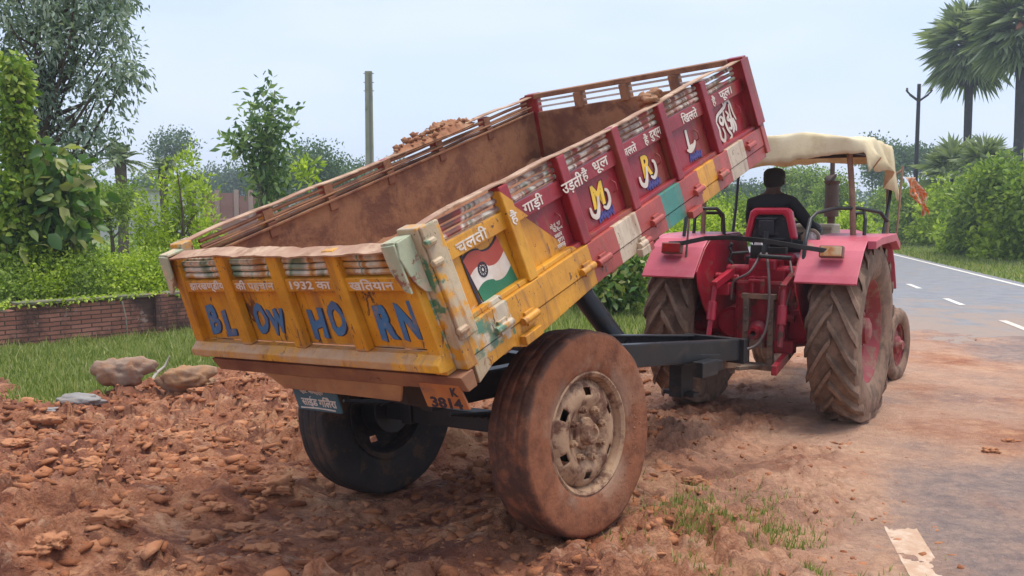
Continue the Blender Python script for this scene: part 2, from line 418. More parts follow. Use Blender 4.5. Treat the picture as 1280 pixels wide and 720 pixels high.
# a few big clods and slabs
big = [((250,655),.075),((270,632),.05),((62,690),.08),((120,600),.07),((345,610),.09),((175,530),.07),((620,520),.05),((330,690),.05),((20,560),.08),((230,560),.07),((300,640),.055),((1240,568),.045),((1262,556),.035),((830,590),.06),((868,600),.05),((800,545),.05),((640,590),.06),((140,660),.07),((400,660),.06),((60,540),.08),((30,515),.09),((250,507),.06)]
for k, ((px, py), s) in enumerate(big):
    q = gp(px, py); V, T = blob(90+k, 4, .42, .3)
    V = V*s; V += (vn := (fbm(V[:, 0]*38+k, V[:, 1]*38+V[:, 2]*30, 5, k, .65)-.5))[:, None]*V*1.9
    o = npmesh('mud_lump', V+np.array([q.x, q.y, gz(q.x, q.y)+s*.2]), T, CLOD, smooth=False)
    where = 'left of the trailer' if px < 500 else ('under the trailer' if px < 700 else ('between trailer and tractor' if px < 1000 else 'on the road edge at right'))
    tag(o, f'orange mud lump {where}, '+['small','mid-sized','large'][int(min(2, s*30-1))]+' and crusted, '+['near the camera','midway to the grass','close to the grass edge'][0 if py > 620 else (1 if py > 545 else 2)], 'mud lump', 'lumps of mud on the churned ground')

# ================================================================== TRAILER
YEL, YEL2 = (.82,.40,.03), (.72,.29,.015)
RED, RED2 = (.42,.035,.045), (.33,.02,.03)
def paint_nodes(n, col, chips=.25, dirt=.35, dc=MUD2):
    v = n.mapv((1,1,1))
    sc = n.noise(16, n.mapv((1,1,.35)), 8, .72, 1.0)
    cf = n.step(sc, .70-chips*.25, .73-chips*.25)
    col = n.mix(cf, col, n.mix(n.noise(30, v), (.09,.035,.02), (.25,.12,.07)))
    st_ = n.noise(9, n.mapv((1,1,.12)), 7, .7, .4); col = n.mix(n.math('MULTIPLY', n.step(st_, .50, .66), .7), col, (.30,.12,.05))
    col = n.mix(n.step(n.noise(2.2, v, 6, .7), .3, .75), n.mix(1, col, (.60,.54,.50), 'MULTIPLY'), col)
    d = n.noise(5, v, 9, .7, .3); df = n.math('MULTIPLY', n.step(d, .72-dirt*.4, .86-dirt*.3), .85)
    col = n.mix(df, col, n.mix(n.noise(26, v), dc, tuple(x*.55 for x in dc)))
    spk = n.step(n.noise(60, v, 2, .5), .70, .74); col = n.mix(spk, col, (.12,.05,.03))
    nb = n.bump(n.math('ADD', n.math('MULTIPLY', sc, .6), d), .35, .012)
    return col, n.mix(df, (.38,)*3, (.85,)*3), nb
n = NT('side_panel_paint')
X_ = n.xyz(); ln, hn = X_[1], X_[2]
v1 = n.noise(3, None, 4)
yel = n.mix(n.step(v1, .35, .65), YEL, YEL2)
red = n.mix(n.step(v1, .35, .65), RED, RED2)
bd = n.math('ADD', ln, n.math('MULTIPLY', hn, .97))
col = n.mix(n.math('GREATER_THAN', bd, 1.07), yel, red)
L_ = n.math('DIVIDE', ln, 3.1)
redd = (.50,.09,.07); cream = (.72,.58,.42); teal = (.07,.30,.24); ye = (.78,.36,.03)
seg = n.ramp(L_, [(0, ye), (.98/3.1, redd), (1.22/3.1, cream), (1.43/3.1, redd), (1.70/3.1, teal), (1.92/3.1, redd), (2.14/3.1, ye), (2.36/3.1, redd), (2.55/3.1, cream), (2.78/3.1, redd)], 'CONSTANT')
col = n.mix(n.math('LESS_THAN', hn, .152), col, seg)
# hand-brushed green and cream at the rear post
gp_ = n.math('MULTIPLY', n.math('LESS_THAN', ln, .14), n.step(n.noise(7), .42, .5))
gp2 = n.math('MULTIPLY', n.math('LESS_THAN', ln, .14), n.step(n.noise(8, n.mapv((1,1,1), rot=(1,0,0))), .57, .64))
col = n.mix(gp_, col, (.60,.47,.30)); col = n.mix(gp2, col, (.10,.24,.13))
sp_ = n.math('MULTIPLY', n.math('LESS_THAN', n.math('ABSOLUTE', n.math('SUBTRACT', ln, .2)), .14), n.math('LESS_THAN', n.math('ABSOLUTE', n.math('SUBTRACT', hn, .09)), .09))
col = n.mix(n.math('MULTIPLY', sp_, n.step(n.noise(9), .46, .56)), col, (.12,.28,.18)); col = n.mix(n.math('MULTIPLY', sp_, n.step(n.noise(8, n.mapv((1,1,1), rot=(0,1,0))), .5, .6)), col, (.75,.66,.5))
c, r_, b_ = paint_nodes(n, col, .34, .20, (.5,.24,.13))
SIDEP = n.done(c, r_, 0, b_, .45)
n = NT('tailgate_paint')
X_ = n.xyz(); v1 = n.noise(3, None, 4)
col = n.mix(n.step(v1, .35, .65), (.82,.40,.03), (.72,.29,.015))
c, r_, b_ = paint_nodes(n, col, .46, .30, (.50,.24,.11))
sill = n.math('MULTIPLY', n.math('LESS_THAN', X_[2], .1), n.step(n.noise(6, None, 8, .7), .40, .60))
c = n.mix(sill, c, n.mix(n.noise(14), (.36,.18,.08), (.58,.36,.19)))
TAILP = n.done(c, r_, 0, b_, .45)
# patchy brushed colours of the slatted rails
def slatmat(name, cols, scale=(3,7,3)):
    n = NT(name); v = n.mapv(scale)
    c = n.ramp(n.noise(.9, v, 2, .4, .6), [(.30+.4*i/(len(cols)-1), c_) for i, c_ in enumerate(cols)])
    d = n.noise(9, None, 8, .7); c = n.mix(n.step(d, .5, .66), c, (.30,.15,.09))
    return n.done(c, .6, 0, n.bump(d, .4, .01))
W_, G_, B_ = (.72,.62,.50), (.11,.20,.11), (.16,.06,.04)
SLAT_R = slatmat('slat_paint_red', [B_, (.34,.06,.05), W_, B_, (.62,.55,.45), (.12,.17,.10), (.3,.05,.05)])
SLAT_Y = slatmat('slat_paint_yellow', [B_, (.60,.30,.05), W_, G_, (.66,.57,.42), (.5,.22,.03), B_], (7,3,3))
RUST = dirty('rusty_inner_steel', (.15,.06,.035), (.22,.095,.055), .8, (.40,.19,.095), .62, 4, bump=.9)
RUSTD = dirty('rusty_flange', (.17,.06,.035), (.32,.15,.07), .75, (.42,.19,.08), .35, 5, .3)
RIMM = dirty('rail_top_edge', (.58,.40,.26), (.34,.17,.10), .65, (.36,.19,.11), .5, 8, .2)
MUDM = dirty('packed_mud', (.34,.155,.085), (.24,.10,.055), .9, (.46,.24,.13), .5, 7, bump=.9, spec=.2)
BLK = dirty('black_chassis_paint', (.018,.018,.02), (.03,.028,.028), .4, (.10,.07,.05), .38, 7, .1, bump=.2)
BLK2 = dirty('greasy_black_steel', (.015,.014,.014), (.03,.025,.022), .45, (.06,.04,.03), .3, 9)

fd = Vector((.58038587,.74581507,.3269742)); up = Vector((-.24815877,-.22044112,.94330426)); br = Vector((.77560909,-.62862198,.05713964))
O = Vector((-.93647393,3.98253432,.8872))+br*.04+fd*.05
up = br.cross(fd).normalized(); br = fd.cross(up).normalized(); fd.normalize()
BED = Matrix(((br.x, fd.x, up.x, O.x), (br.y, fd.y, up.y, O.y), (br.z, fd.z, up.z, O.z), (0,0,0,1)))
ROOT = Matrix.Translation(AX) @ Matrix.Rotation(-TYAW, 4, 'Z')
trailer = empty('tractor_trailer', ROOT, 'tipped yellow and red farm trailer with painted panels, bed raised towards the tractor', 'trailer')
BL = ROOT.inverted() @ BED
BL3 = BL
# chassis frame: rolls left about the right wheel contact
pc = Vector((TRK/2, 0, 0))
CHF = Matrix.Translation(pc) @ Matrix.Rotation(-ROLL, 4, 'Y').inverted() @ Matrix.Translation(-pc)
test = CHF @ Vector((-TRK/2, 0, 0))
if test.z > 0: CHF = Matrix.Translation(pc) @ Matrix.Rotation(-ROLL, 4, 'Y') @ Matrix.Translation(-pc)

HW_, LEN, HB = .90, 3.07, .575
def fl(v): return Vector((v.x*(1-.11*max(0, v.z)), v.y, v.z))
def sub(mb, name, mats, parent, bevel=.003, smooth=None, label=None):
    """a mesh drawn in bed coordinates"""
    mb.xf(fl)
    if parent is trailer: return mb.build(name, mats, trailer, BL, bevel, smooth, label)
    return mb.build(name, mats, parent, None, bevel, smooth, label)

def text_obj(body, name, mat, parent, place, size, thick=.0025, bold=0, width=None, shear=0, label=None, spacing=1., wob=0):
    """place(u,v,w) maps text plane coordinates (centred) to parent coordinates; w outward"""
    c = bpy.data.curves.new('t', 'FONT'); c.body = body; c.size = size; c.align_x = 'CENTER'; c.align_y = 'CENTER'; c.offset = bold; c.shear = shear; c.resolution_u = 3
    c.extrude = thick/2; c.space_character = spacing
    o = bpy.data.objects.new('t', c)
    me = bpy.data.meshes.new_from_object(o)
    bpy.data.objects.remove(o); bpy.data.curves.remove(c)
    V = np.zeros(len(me.vertices)*3, dtype=np.float32); me.vertices.foreach_get('co', V); V = V.reshape(-1, 3)
    if width:
        w0 = V[:, 0].max()-V[:, 0].min(); V[:, 0] = (V[:, 0]-(V[:, 0].max()+V[:, 0].min())/2)*width/w0
    V[:, 1] -= (V[:, 1].max()+V[:, 1].min())/2
    if wob: 
        V[:, 1] += wob*np.sin(V[:, 0]*40)+wob*.6*np.sin(V[:, 0]*93+1); V[:, 0] += wob*.8*np.sin(V[:, 1]*60+2)
    V2 = np.array([tuple(place(float(u), float(v), float(w))) for u, v, w in V], dtype=np.float32)
    me.vertices.foreach_set('co', V2.ravel()); me.materials.clear(); me.materials.append(mat); me.update()
    o = bpy.data.objects.new(name, me); COL.objects.link(o); o.parent = parent
    if label: o['label'] = label
    return o
def stroke(mb, pts, w, place, thick=.003, taper=True):
    """hand-painted brush stroke: flat ribbon of varying width"""
    pts = [Vector(p) for p in pts]; P = []
    for i in range(len(pts)-1):
        p0 = pts[max(0, i-1)]; p1 = pts[i]; p2 = pts[i+1]; p3 = pts[min(len(pts)-1, i+2)]
        for k in range(6):
            t = k/6; P.append(.5*((2*p1)+(p2-p0)*t+(2*p0-5*p1+4*p2-p3)*t*t+(3*p1-p0-3*p2+p3)*t**3))
    P.append(pts[-1]); n_ = len(P); vs = []
    for i, q in enumerate(P):
        d = (P[min(n_-1, i+1)]-P[max(0, i-1)]); d = d.normalized() if d.length > 0 else Vector((1,0)); nn = Vector((-d.y, d.x))
        ww = w*(.35+.65*math.sin(math.pi*(i+.6)/(n_+.2))**.6)/2 if taper else w/2
        for s_ in (1, -1):
            for h_ in (0, thick): c_ = q+nn*ww*s_; vs.append(place(c_.x, c_.y, h_))
    fs = []
    for i in range(n_-1):
        a = 4*i; b = a+4; fs += [(a+1, a+3, b+3, b+1), (a, b, b+2, a+2), (a, a+1, b+1, b), (a+2, b+2, b+3, a+3)]
    fs += [(0, 2, 3, 1), (4*n_-4, 4*n_-3, 4*n_-1, 4*n_-2)]
    mb.add(vs, fs)

WHT = dirty('sign_white_paint', (.74,.66,.58), (.6,.48,.38), .6, (.5,.26,.15), .22, 14, .1)
BLUEP = dirty('lettering_blue_paint', (.035,.17,.34), (.06,.12,.24), .55, (.35,.22,.15), .38, 16, .25)
BLUE2 = dirty('scribble_blue_paint', (.09,.09,.30), (.07,.06,.22), .6, (.3,.05,.06), .3, 22)
DKP = plain('dark_outline_paint', (.03,.02,.03), .6)
YP = plain('bright_yellow_paint', (.80,.48,.04), .5, var=.1)
SAF = dirty('flag_brick_red', (.42,.07,.04), (.36,.05,.03), .5, (.3,.1,.06), .2, 10)
GRN = dirty('flag_green', (.03,.19,.09), (.02,.15,.07), .5, (.2,.14,.07), .2, 10)

STK = [.56, 1.0, 1.49, 1.98, 2.50]
def side(sgn):
    s = sgn
    xi, xo = .838*s, .848*s
    mb = MB()
    mb.bb((xi, .06, 0), (xo, LEN-.02, .47))                                  # sheet
    mb.prism([(.07,.15),(.07,.172),(LEN-.03,.172),(LEN-.03,.15)], xo, .885*s)  # ledge above the sill
    mb.bb((xo, .06, .395), (.874*s, LEN-.02, .470))                          # lettered band
    mb.bb((xo, .02, .034), (.905*s, LEN+.01, .150))                          # upper sill
    mb.prism([(.055,-.085),(.16,-.05),(.30,-.045),(.38,-.082),(.86,-.05),(1.02,-.04),(LEN,-.045),(LEN,.030),(.055,.030)], .852*s, .900*s)
    panel = sub(mb, 'side_panel', SIDEP, trailer, .004)
    panel['label'] = 'right side panel, yellow at the rear and red forward, with writing' if s > 0 else 'left side panel, rusty and mud stained inside'
    for y in STK:
        m2 = MB(); m2.bb((xo, y-.032, .152), (.902*s, y+.032, .575)); 
        sub(m2, 'stake', SIDEP, panel, .006)
    m2 = MB()
    for k, z in enumerate((.488, .520, .552)):
        ed = [.10]+STK+[LEN-.05]
        for a, b in zip(ed[:-1], ed[1:]):
            n_ = 7; vs = []
            for i in range(n_):
                t = i/(n_-1); y = a+.03+(b-a-.06)*t
                vs.append((.856*s, y, z+.002*math.sin(y*9+k)))
            m2.tube(vs, .0115, 6)
    sub(m2, 'slatted_rail', SLAT_R if s > 0 else RUST, panel, 0, 40)
    m2 = MB(); m2.bb((.832*s, .07, .0), (.8365*s, LEN-.035, .468)); sub(m2, 'inner_lining', RUST, panel, 0)
    m2 = MB()
    for y in STK:
        m2 = MB(); m2.bb((.836*s, y-.03, .47), (.8465*s, y+.03, .57)); sub(m2, 'inner_stake', RUST, panel, 0)
    m2 = MB()
    # thin bent top strip
    m2 = MB(); N_ = 70
    r_ = np.random.default_rng(5+s); w1 = (fbm(np.arange(N_+1)*.2, np.zeros(N_+1)+7, 4, 5)-.5)*.02
    vs = []; 
    for i in range(N_+1):
        y = .03+(LEN-.03)*i/N_; dz = w1[i]+.006*math.sin(y*3.1)
        for x_, z_ in ((.838*s, .573), (.898*s, .577), (.898*s, .584), (.838*s, .581)): vs.append((x_, y, z_+dz))
    fs = [(4*i+k, 4*i+(k+1) % 4, 4*i+4+(k+1) % 4, 4*i+4+k) for i in range(N_) for k in range(4)]+[(0,1,2,3),(4*N_+3,4*N_+2,4*N_+1,4*N_)]
    m2.add(vs, fs); sub(m2, 'top_strip', RIMM, panel, .001, 40)
    # rear post with hinge ears
    m2 = MB()
    m2.bb((.80*s, .0, .0), (.915*s, .062, .585)); m2.bb((.915*s, .01, .12), (.932*s, .11, .585)); m2.bb((.80*s, -.012, .05), (.86*s, .0, .56))
    for z in (.16, .44, .52): m2.tube([(.935*s, .0, z), (.935*s, .055, z)], .016, 10)
    sub(m2, 'corner_post', SIDEP, panel, .006)
    m2 = MB(); m2.bb((.80*s, LEN-.01, -.02), (.915*s, LEN+.045, .60)); m2.bb((.918*s, LEN-.06, .17), (.926*s, LEN+.05, .59))
    sub(m2, 'corner_post', SIDEP, panel, .006)
    # locking flap leaning out over the tailgate
    m2 = MB(); m2.prism([(-.07,.40),(-.03,.345),(.0,.33),(.0,.565),(-.08,.560),(-.095,.50)], .868*s, .880*s)
    m2.prism([(.868*s, .553), (.79*s, .548), (.79*s, .56), (.868*s, .565)], -.09, .0, 'xz'); m2.prism([(.872*s,.36),(.84*s,.37),(.80*s,.45),(.795*s,.55),(.872*s,.556)], -.098, -.086, 'xz')
    sub(m2, 'locking_flap', FLAPM, panel, .003)
    # hinges along the sill
    if s > 0:
        for y, z in ((.27, .065), (.44, .03), (.92, .055), (1.06, .045), (1.43, -.01), (1.60, .05), (2.10, .05), (2.42, .04), (2.86, .09)):
            m2 = MB(); m2.tube([(.915*s, y-.055, z), (.915*s, y+.055, z)], .017, 10); m2.bb((.905*s, y-.03, z-.03), (.918*s, y+.03, z+.03))
            sub(m2, 'hinge', SIDEP, panel, .002, 40)
        for y in (.90, 1.40, 1.87, 2.34, 2.93):
            m2 = MB(); m2.tube([(.852, y, .335), (.872, y-.003, .32), (.874, y-.008, .285), (.852, y-.01, .275)], .004, 6)
            sub(m2, 'rope_hook', SIDEP, panel, 0, 40)
        for y in (.42, 1.43, 2.0): 
            m2 = MB(); m2.bb((.902, y-.07, -.06), (.935, y+.05, -.02)); sub(m2, 'clamp_plate', SIDEP, panel, .003)
    return panel
FLAPM = NT('flap_paint'); n = FLAPM
c = n.mix(n.step(n.noise(7), .45, .55), (.55,.42,.27), (.38,.40,.26)); c = n.mix(n.step(n.noise(11, None, 8, .7), .55, .6), c, (.25,.10,.06))
FLAPM = n.done(c, .65, 0, n.bump(n.noise(20, None, 6), .4, .01))
right = side(1); left = side(-1)

def PS(y0, z0, x0, slope=0):      # text plane on right side
    return lambda u, v, w: fl(Vector((x0+w, y0+u, z0+v+slope*u)))
# writing on the right side
for body, y, wd, sz_ in (('चलती', .30, .20, .062), ('है', .56, .045, .062), ('गाड़ी', .74, .15, .062), ('उड़ती', 1.02, .17, .07), ('है', 1.17, .05, .065), ('धूल', 1.32, .14, .065), ('जलते', 1.60, .14, .056), ('है', 1.78, .045, .06), ('दुश्मन', 1.905, .16, .06), ('खिलते', 2.29, .19, .065), ('है', 2.62, .05, .062), ('फूल।', 2.79, .17, .065)):
    x0 = .9035 if abs(y-.56) < .04 or abs(y-1.0) < .03 or abs(y-1.49) < .04 or abs(y-1.98) < .03 else .8755
    if body == 'उड़ती': x0 = .9035
    body2 = body.replace('खिलते', '\u093fखलते') if '\u093f' in body else body
    text_obj(body2, 'lettering', WHT, right, PS(y, .433, x0), sz_, .003, .0008, wd, 0, 'white Devanagari word '+body)
PX = .8495
for ch, y, sh in (('M', 1.245, .15), ('R', 1.735, .15), ('L', 2.25, .1)):
    text_obj(ch, 'lettering', DKP, right, PS(y+.004, .300, PX), .155, .002, .010, None, sh, 'dark outline of the letter '+ch)
    text_obj(ch, 'lettering', YP if ch != 'L' else WHT, right, PS(y, .305, PX+.002), .15, .002, .005, None, sh, 'painted letter '+ch)
    mb = MB()
    if ch != 'L':
        stroke(mb, [(-.09,-.03),(-.085,-.07),(-.05,-.085),(-.02,-.05),(.0,-.0)], .026, PS(y, .302, PX+.005)); stroke(mb, [(.02,-.06),(.05,-.075),(.085,-.05),(.09,-.005),(.07,.012)], .022, PS(y, .302, PX+.005))
    else: stroke(mb, [(-.055,-.045),(-.02,-.06),(.03,-.045),(.06,-.02)], .022, PS(y, .302, PX+.005))
    mb.build('brush_swash', WHT, right)
    mb = MB(); r_ = random.Random(ord(ch)); x = -.07
    pt = []
    for i in range(12): pt.append((x, -.005+(.02 if i % 2 else -.02)*r_.uniform(.6, 1.2))); x += .013
    stroke(mb, pt, .012, PS(y+.03, .205, PX), taper=False); mb.build('blue_scribble', BLUE2, right)
# small white notes
for k, (t_, z) in enumerate((('मो.नं. 97', .30), ('चा.ब्रज', .275), ('मकान', .25), ('9771', .226), ('रामगढ़', .20))):
    text_obj(t_, 'lettering', WHT, right, PS(.87+.01*(k % 2), z-.01, PX), .026, .002, .0004, None, 0, 'small white handwritten line')
# calligraphic emblem
mb = MB(); E_ = PS(2.74, .275, PX+.002)
for st in ([(-.12,.03),(-.09,.06),(-.03,.075),(.03,.09),(.08,.12),(.11,.09),(.12,.03),(.14,-.02)], [(-.12,.03),(-.105,-.02),(-.11,-.07),(-.075,-.095),(-.05,-.06),(-.06,-.02)], [(-.06,.05),(-.075,.02),(-.045,.0),(-.03,.03),(-.055,.05)],
           [(0,.07),(-.01,.02),(.0,-.04),(.03,-.09),(-.01,-.11)], [(.03,.06),(.055,.03),(.03,.01),(.06,-.005),(.055,-.05),(.02,-.04)], [(.09,.09),(.08,.02),(.085,-.05),(.06,-.08)], [(.02,.10),(.03,.125),(.055,.13),(.06,.105)], [(.10,.0),(.115,-.05),(.10,-.08)]):
    stroke(mb, st, .022, E_)
mb.build('emblem', WHT, right, label='white brushed calligraphic emblem')
mb = MB(); E2 = PS(2.745, .270, PX)
for st in ([(-.12,.03),(-.09,.06),(-.03,.075),(.03,.09),(.08,.12),(.11,.09),(.12,.03),(.14,-.02)], [(-.12,.03),(-.105,-.02),(-.11,-.07),(-.075,-.095),(-.05,-.06),(-.06,-.02)], [(0,.07),(-.01,.02),(.0,-.04),(.03,-.09),(-.01,-.11)]):
    stroke(mb, st, .03, E2, .0015)
mb.build('emblem_shadow', DKP, right)
# tricolour flag
def flagband(v0, v1, name, mat, w0=.0):
    mb = MB(); N_ = 24; vs = []
    for i in range(N_+1):
        t = i/N_; u = -.118+.236*t; off = .018*math.sin(t*2*math.pi*.95+.4)+(.0 if t < .5 else -.008)+(.03*(t-.5))
        sh = .12*(t-.5)*0
        for v_ in (v0, v1):
            for h_ in (w0, w0+.002): vs.append(PS(.37+.18*(-v_), .268, PX)(u, v_+off, h_))
    fs = [(4*i+a, 4*i+b, 4*i+4+b, 4*i+4+a) for i in range(N_) for a, b in ((0,1),(1,3),(3,2),(2,0))]+[(0,1,3,2),(4*N_,4*N_+2,4*N_+3,4*N_+1)]
    return mb.add(vs, fs).build(name, mat, right)
flagband(-.112, .112, 'flag_outline', DKP)
flagband(.036, .104, 'flag_band', SAF, .0022); flagband(-.034, .036, 'flag_band', WHT, .0022); flagband(-.104, -.034, 'flag_band', GRN, .0022)
mb = MB(); E3 = PS(.325, .292, PX+.0045)
for rr, ww in ((.026, .008), (.010, .006)):
    stroke(mb, [(rr*math.cos(t), rr*math.sin(t)*1.1) for t in np.linspace(0, 2*math.pi, 12)], ww, E3, .0015, False)
for t in np.linspace(0, 2*math.pi, 13)[:-1]: stroke(mb, [(.008*math.cos(t), .008*math.sin(t)), (.026*math.cos(t), .026*math.sin(t))], .003, E3, .0015, False)
mb.build('flag_wheel', DKP, right)
mb = MB(); stroke(mb, [(-.135,.16),(-.13,.0),(-.115,-.13),(-.085,-.20)], .017, PS(.37, .268, PX)); stroke(mb, [(-.06,-.15),(-.03,-.13),(0,-.15),(.03,-.13),(.06,-.14)], .009, PS(.37, .268, PX)); stroke(mb, [(-.05,-.175),(-.02,-.16),(.01,-.175),(.05,-.16)], .007, PS(.37, .268, PX))
mb.build('flag_pole_stroke', DKP, right)

# floor, front wall
mb = MB(); mb.bb((-.848, .02, -.04), (.848, LEN-.02, -.005))
for y in np.arange(.3, 3.0, .45): mb.bb((-.84, y, -.085), (.84, y+.05, -.042))
mb.bb((-.42, .1, -.16), (-.34, LEN-.1, -.086)); mb.bb((.34, .1, -.16), (.42, LEN-.1, -.086))
sub(mb, 'bed_floor', RUST, trailer, .003)
mb = MB(); mb.bb((-.80, LEN-.03, 0), (.80, LEN-.018, .465)); mb.bb((-.80, LEN-.018, .0), (.80, LEN+.03, .12)); mb.bb((-.80, LEN-.018, .40), (.80, LEN+.01, .465))
front = sub(mb, 'front_panel', RUST, trailer, .003); front['label'] = 'rusty front wall of the raised bed'
m2 = MB()
for z in (.500, .540): m2.bb((-.79, LEN-.012, z-.007), (.79, LEN+.0, z+.007))
sub(m2, 'slatted_rail', dirty('pale_slats', (.75,.70,.66), (.6,.5,.44), .6, (.35,.2,.14), .25, 8), front, .002)
m2 = MB(); m2.bb((-.81, LEN-.035, .565), (.81, LEN+.02, .60)); sub(m2, 'top_rail', RUST, front, .004)
for x_ in (-.40, 0, .40):
    m2 = MB(); m2.bb((x_-.03, LEN-.05, .455), (x_+.03, LEN+.03, .565)); sub(m2, 'rail_bracket', RUST, front, .003)
# inner stubs on left wall below the rail
for y in STK:
    m2 = MB(); m2.bb((-.838, y-.03, .42), (-.82, y+.03, .50)); sub(m2, 'inner_bracket', RUSTD, left, .003)
m2 = MB(); m2.bb((-.838, .08, .468), (-.815, LEN-.05, .482)); m2.bb((-.842, .08, .507), (-.822, LEN-.05, .517)); sub(m2, 'inner_rail', RUST, left, .003)
# mud left in the bed
N1, N2 = 60, 110
gxx, gyy = np.meshgrid(np.linspace(-.836, .836, N1), np.linspace(.05, LEN-.032, N2))
hz = .015+.05*fbm(gxx*5, gyy*5, 5, 400)+.12*np.exp(-((gxx-.836)/.16)**2)*(.5+fbm(gyy*3, gxx*3, 4, 410))+.07*np.exp(-((gxx+.836)/.12)**2)+.16*np.exp(-((gyy-LEN)/.25)**2)*fbm(gxx*4, gyy*4, 4, 420)+.02*fbm(gxx*20, gyy*20, 4, 430)
idx = np.arange(N1*N2).reshape(N2, N1); Q = np.stack([idx[:-1,:-1], idx[:-1,1:], idx[1:,1:], idx[1:,:-1]], -1).reshape(-1, 4)
V = np.stack([gxx*(1-.11*hz), gyy, hz], -1).reshape(-1, 3)
bm_ = npmesh('mud_layer', V, Q, MUDM, None, True); bm_.parent = trailer; bm_.matrix_local = BL; bm_['label'] = 'brown mud caked over the bed floor'

# tailgate
mb = MB()
TW = .79
mb.bb((-TW, -.018, .09), (TW, -.008, .43))
mb.bb((-TW, -.05, .352), (TW, -.018, .412))                  # lettered band
mb.prism([(-.008,.085),(-.055,.088),(-.092,.062),(-.095,.028),(-.055,.016),(-.008,.012)], -.86, .86)   # sill
mb.bb((-.86, -.055, .0), (-.79, -.0, .53)); mb.bb((.79, -.055, .0), (.855, -.0, .49))
tail = sub(mb, 'tailgate', TAILP, trailer, .005); tail['label'] = 'yellow rear gate lettered BLOW HORN in blue'
for x_ in (-.41, 0, .41):
    m2 = MB(); m2.bb((x_-.038, -.062, .088), (x_+.038, -.019, .535)); sub(m2, 'stake', TAILP, tail, .006)
m2 = MB()
for z in (.432, .462, .492):
    for a, b in ((-.79,-.45), (-.37,-.04), (.04,.37), (.45,.79)): m2.tube([(a, -.024, z), ((a+b)/2, -.027, z-.003), (b, -.024, z)], .013, 6)
m2.bb((-.79, -.012, .42), (.79, -.006, .51))
sub(m2, 'slatted_rail', SLAT_Y, tail, 0, 40)
m2 = MB(); N_ = 60; vs = []; r_ = np.random.default_rng(3); w1 = (fbm(np.arange(N_+1)*.18, np.zeros(N_+1)+3, 4, 3)-.5)*.022
for i in range(N_+1):
    x_ = -.84+1.66*i/N_; dz = w1[i]-.008*math.sin(x_*2.4)
    for y_, z_ in ((.0, .535), (-.085, .528), (-.088, .536), (.0, .545)): vs.append((x_, y_+w1[i]*1.2, z_+dz))
fs = [(4*i+k, 4*i+(k+1) % 4, 4*i+4+(k+1) % 4, 4*i+4+k) for i in range(N_) for k in range(4)]+[(0,1,2,3),(4*N_+3,4*N_+2,4*N_+1,4*N_)]
m2.add(vs, fs); sub(m2, 'top_strip', RIMM, tail, 0, 40)
def PT(x0, z0, y0=-.0185, slope=0): return lambda u, v, w: fl(Vector((x0+u, y0-w, z0+v+slope*u)))
for body, x_, wd in (('झारखण्डीय', -.60, .30), ('की पहचान', -.205, .30), ('1932 का', .205, .28), ('खति\u092fान', .60, .27)):
    b2 = body.replace('ति', '\u093fत')
    text_obj(b2, 'lettering', WHT, tail, PT(x_, .383, -.0505), .05, .003, .001, wd, 0, 'white Devanagari lettering '+body)
for ch, x_, z_, sz_, wd in (('B', -.69, .195, .20, .095), ('L', -.565, .180, .17, .085), ('O', -.29, .205, .19, .10), ('W', -.165, .195, .15, .13), ('H', .125, .19, .18, .11), ('O', .265, .215, .20, .11), ('R', .565, .205, .20, .11), ('N', .70, .215, .21, .11)):
    text_obj(ch, 'lettering', DKP, tail, PT(x_+.004, z_-.003), sz_, .002, .010, wd*1.10, .05, 'dark edge of letter '+ch, wob=.006)
    text_obj(ch, 'lettering', BLUEP, tail, PT(x_, z_, -.0207), sz_, .002, .010, wd, .05, 'blue painted letter '+ch, wob=.006)
# flange beneath the bed at the rear and lower guard plate
m2 = MB(); m2.prism([(-.06,-.002),(.02,-.002),(.02,-.075),(-.035,-.075)], -.76, .92)
m2.bb((-.70, .02, -.09), (.80, .10, -.04)); sub(m2, 'rear_flange', RUSTD, trailer, .004)
m2 = MB(); m2.prism([(-.40,-.076),(.54,-.076),(.50,-.155),(-.28,-.150)], -.03, -.015, 'xz'); m2.bb((-.38, -.015, -.09), (.52, .05, -.076))
sub(m2, 'guard_plate', dirty('rusty_yellow_guard', (.42,.20,.07), (.28,.11,.05), .7, (.45,.24,.12), .4, 7, .4), trailer, .003)
m2 = MB(); m2.bb((-.27, .00, -.275), (.04, .012, -.158)); m2.bb((-.20, .0, -.17), (-.18, .02, -.12)); m2.bb((-.04, .0, -.17), (-.02, .02, -.12))
pl = sub(m2, 'name_plate', dirty('teal_sign_paint', (.035,.10,.13), (.05,.13,.15), .5, (.2,.15,.12), .25, 10), trailer, .002)
text_obj('साईड गिलेरा', 'lettering', WHT, pl, PT(-.10, -.225, -.0005), .055, .003, .001, .25, 0, 'white Devanagari lettering')
text_obj('प्रो. मिस्त्री', 'lettering', WHT, pl, PT(-.13, -.172, -.0005), .026, .003, .0006, .17, 0, 'smaller white line above')
m2 = MB(); stroke(m2, [(-.13,-.262),(0,-.258),(.12,-.262)], .006, PT(-.115, .0, -.0005), taper=False); m2.build('underline', WHT, pl)
m2 = MB(); m2.prism([(.66,-.04),(.88,-.04),(.905,-.150),(.675,-.155)], -.045, -.034, 'xz')
rp = sub(m2, 'registration_plate', dirty('orange_plate', (.46,.16,.04), (.36,.11,.03), .6, (.3,.13,.07), .35, 9, .2), trailer, .003)
text_obj('3814', 'lettering', DKP, rp, PT(.79, -.128, -.0455), .062, .003, .002, .17, 0, 'number 3814'); text_obj('K', 'lettering', DKP, rp, PT(.845, -.076, -.0455), .05, .003, .002, None, 0)
m2 = MB(); m2.bb((.36, .12, -.26), (.62, .13, -.06)); fp = sub(m2, 'rear_flap', BLK2, trailer, .003)
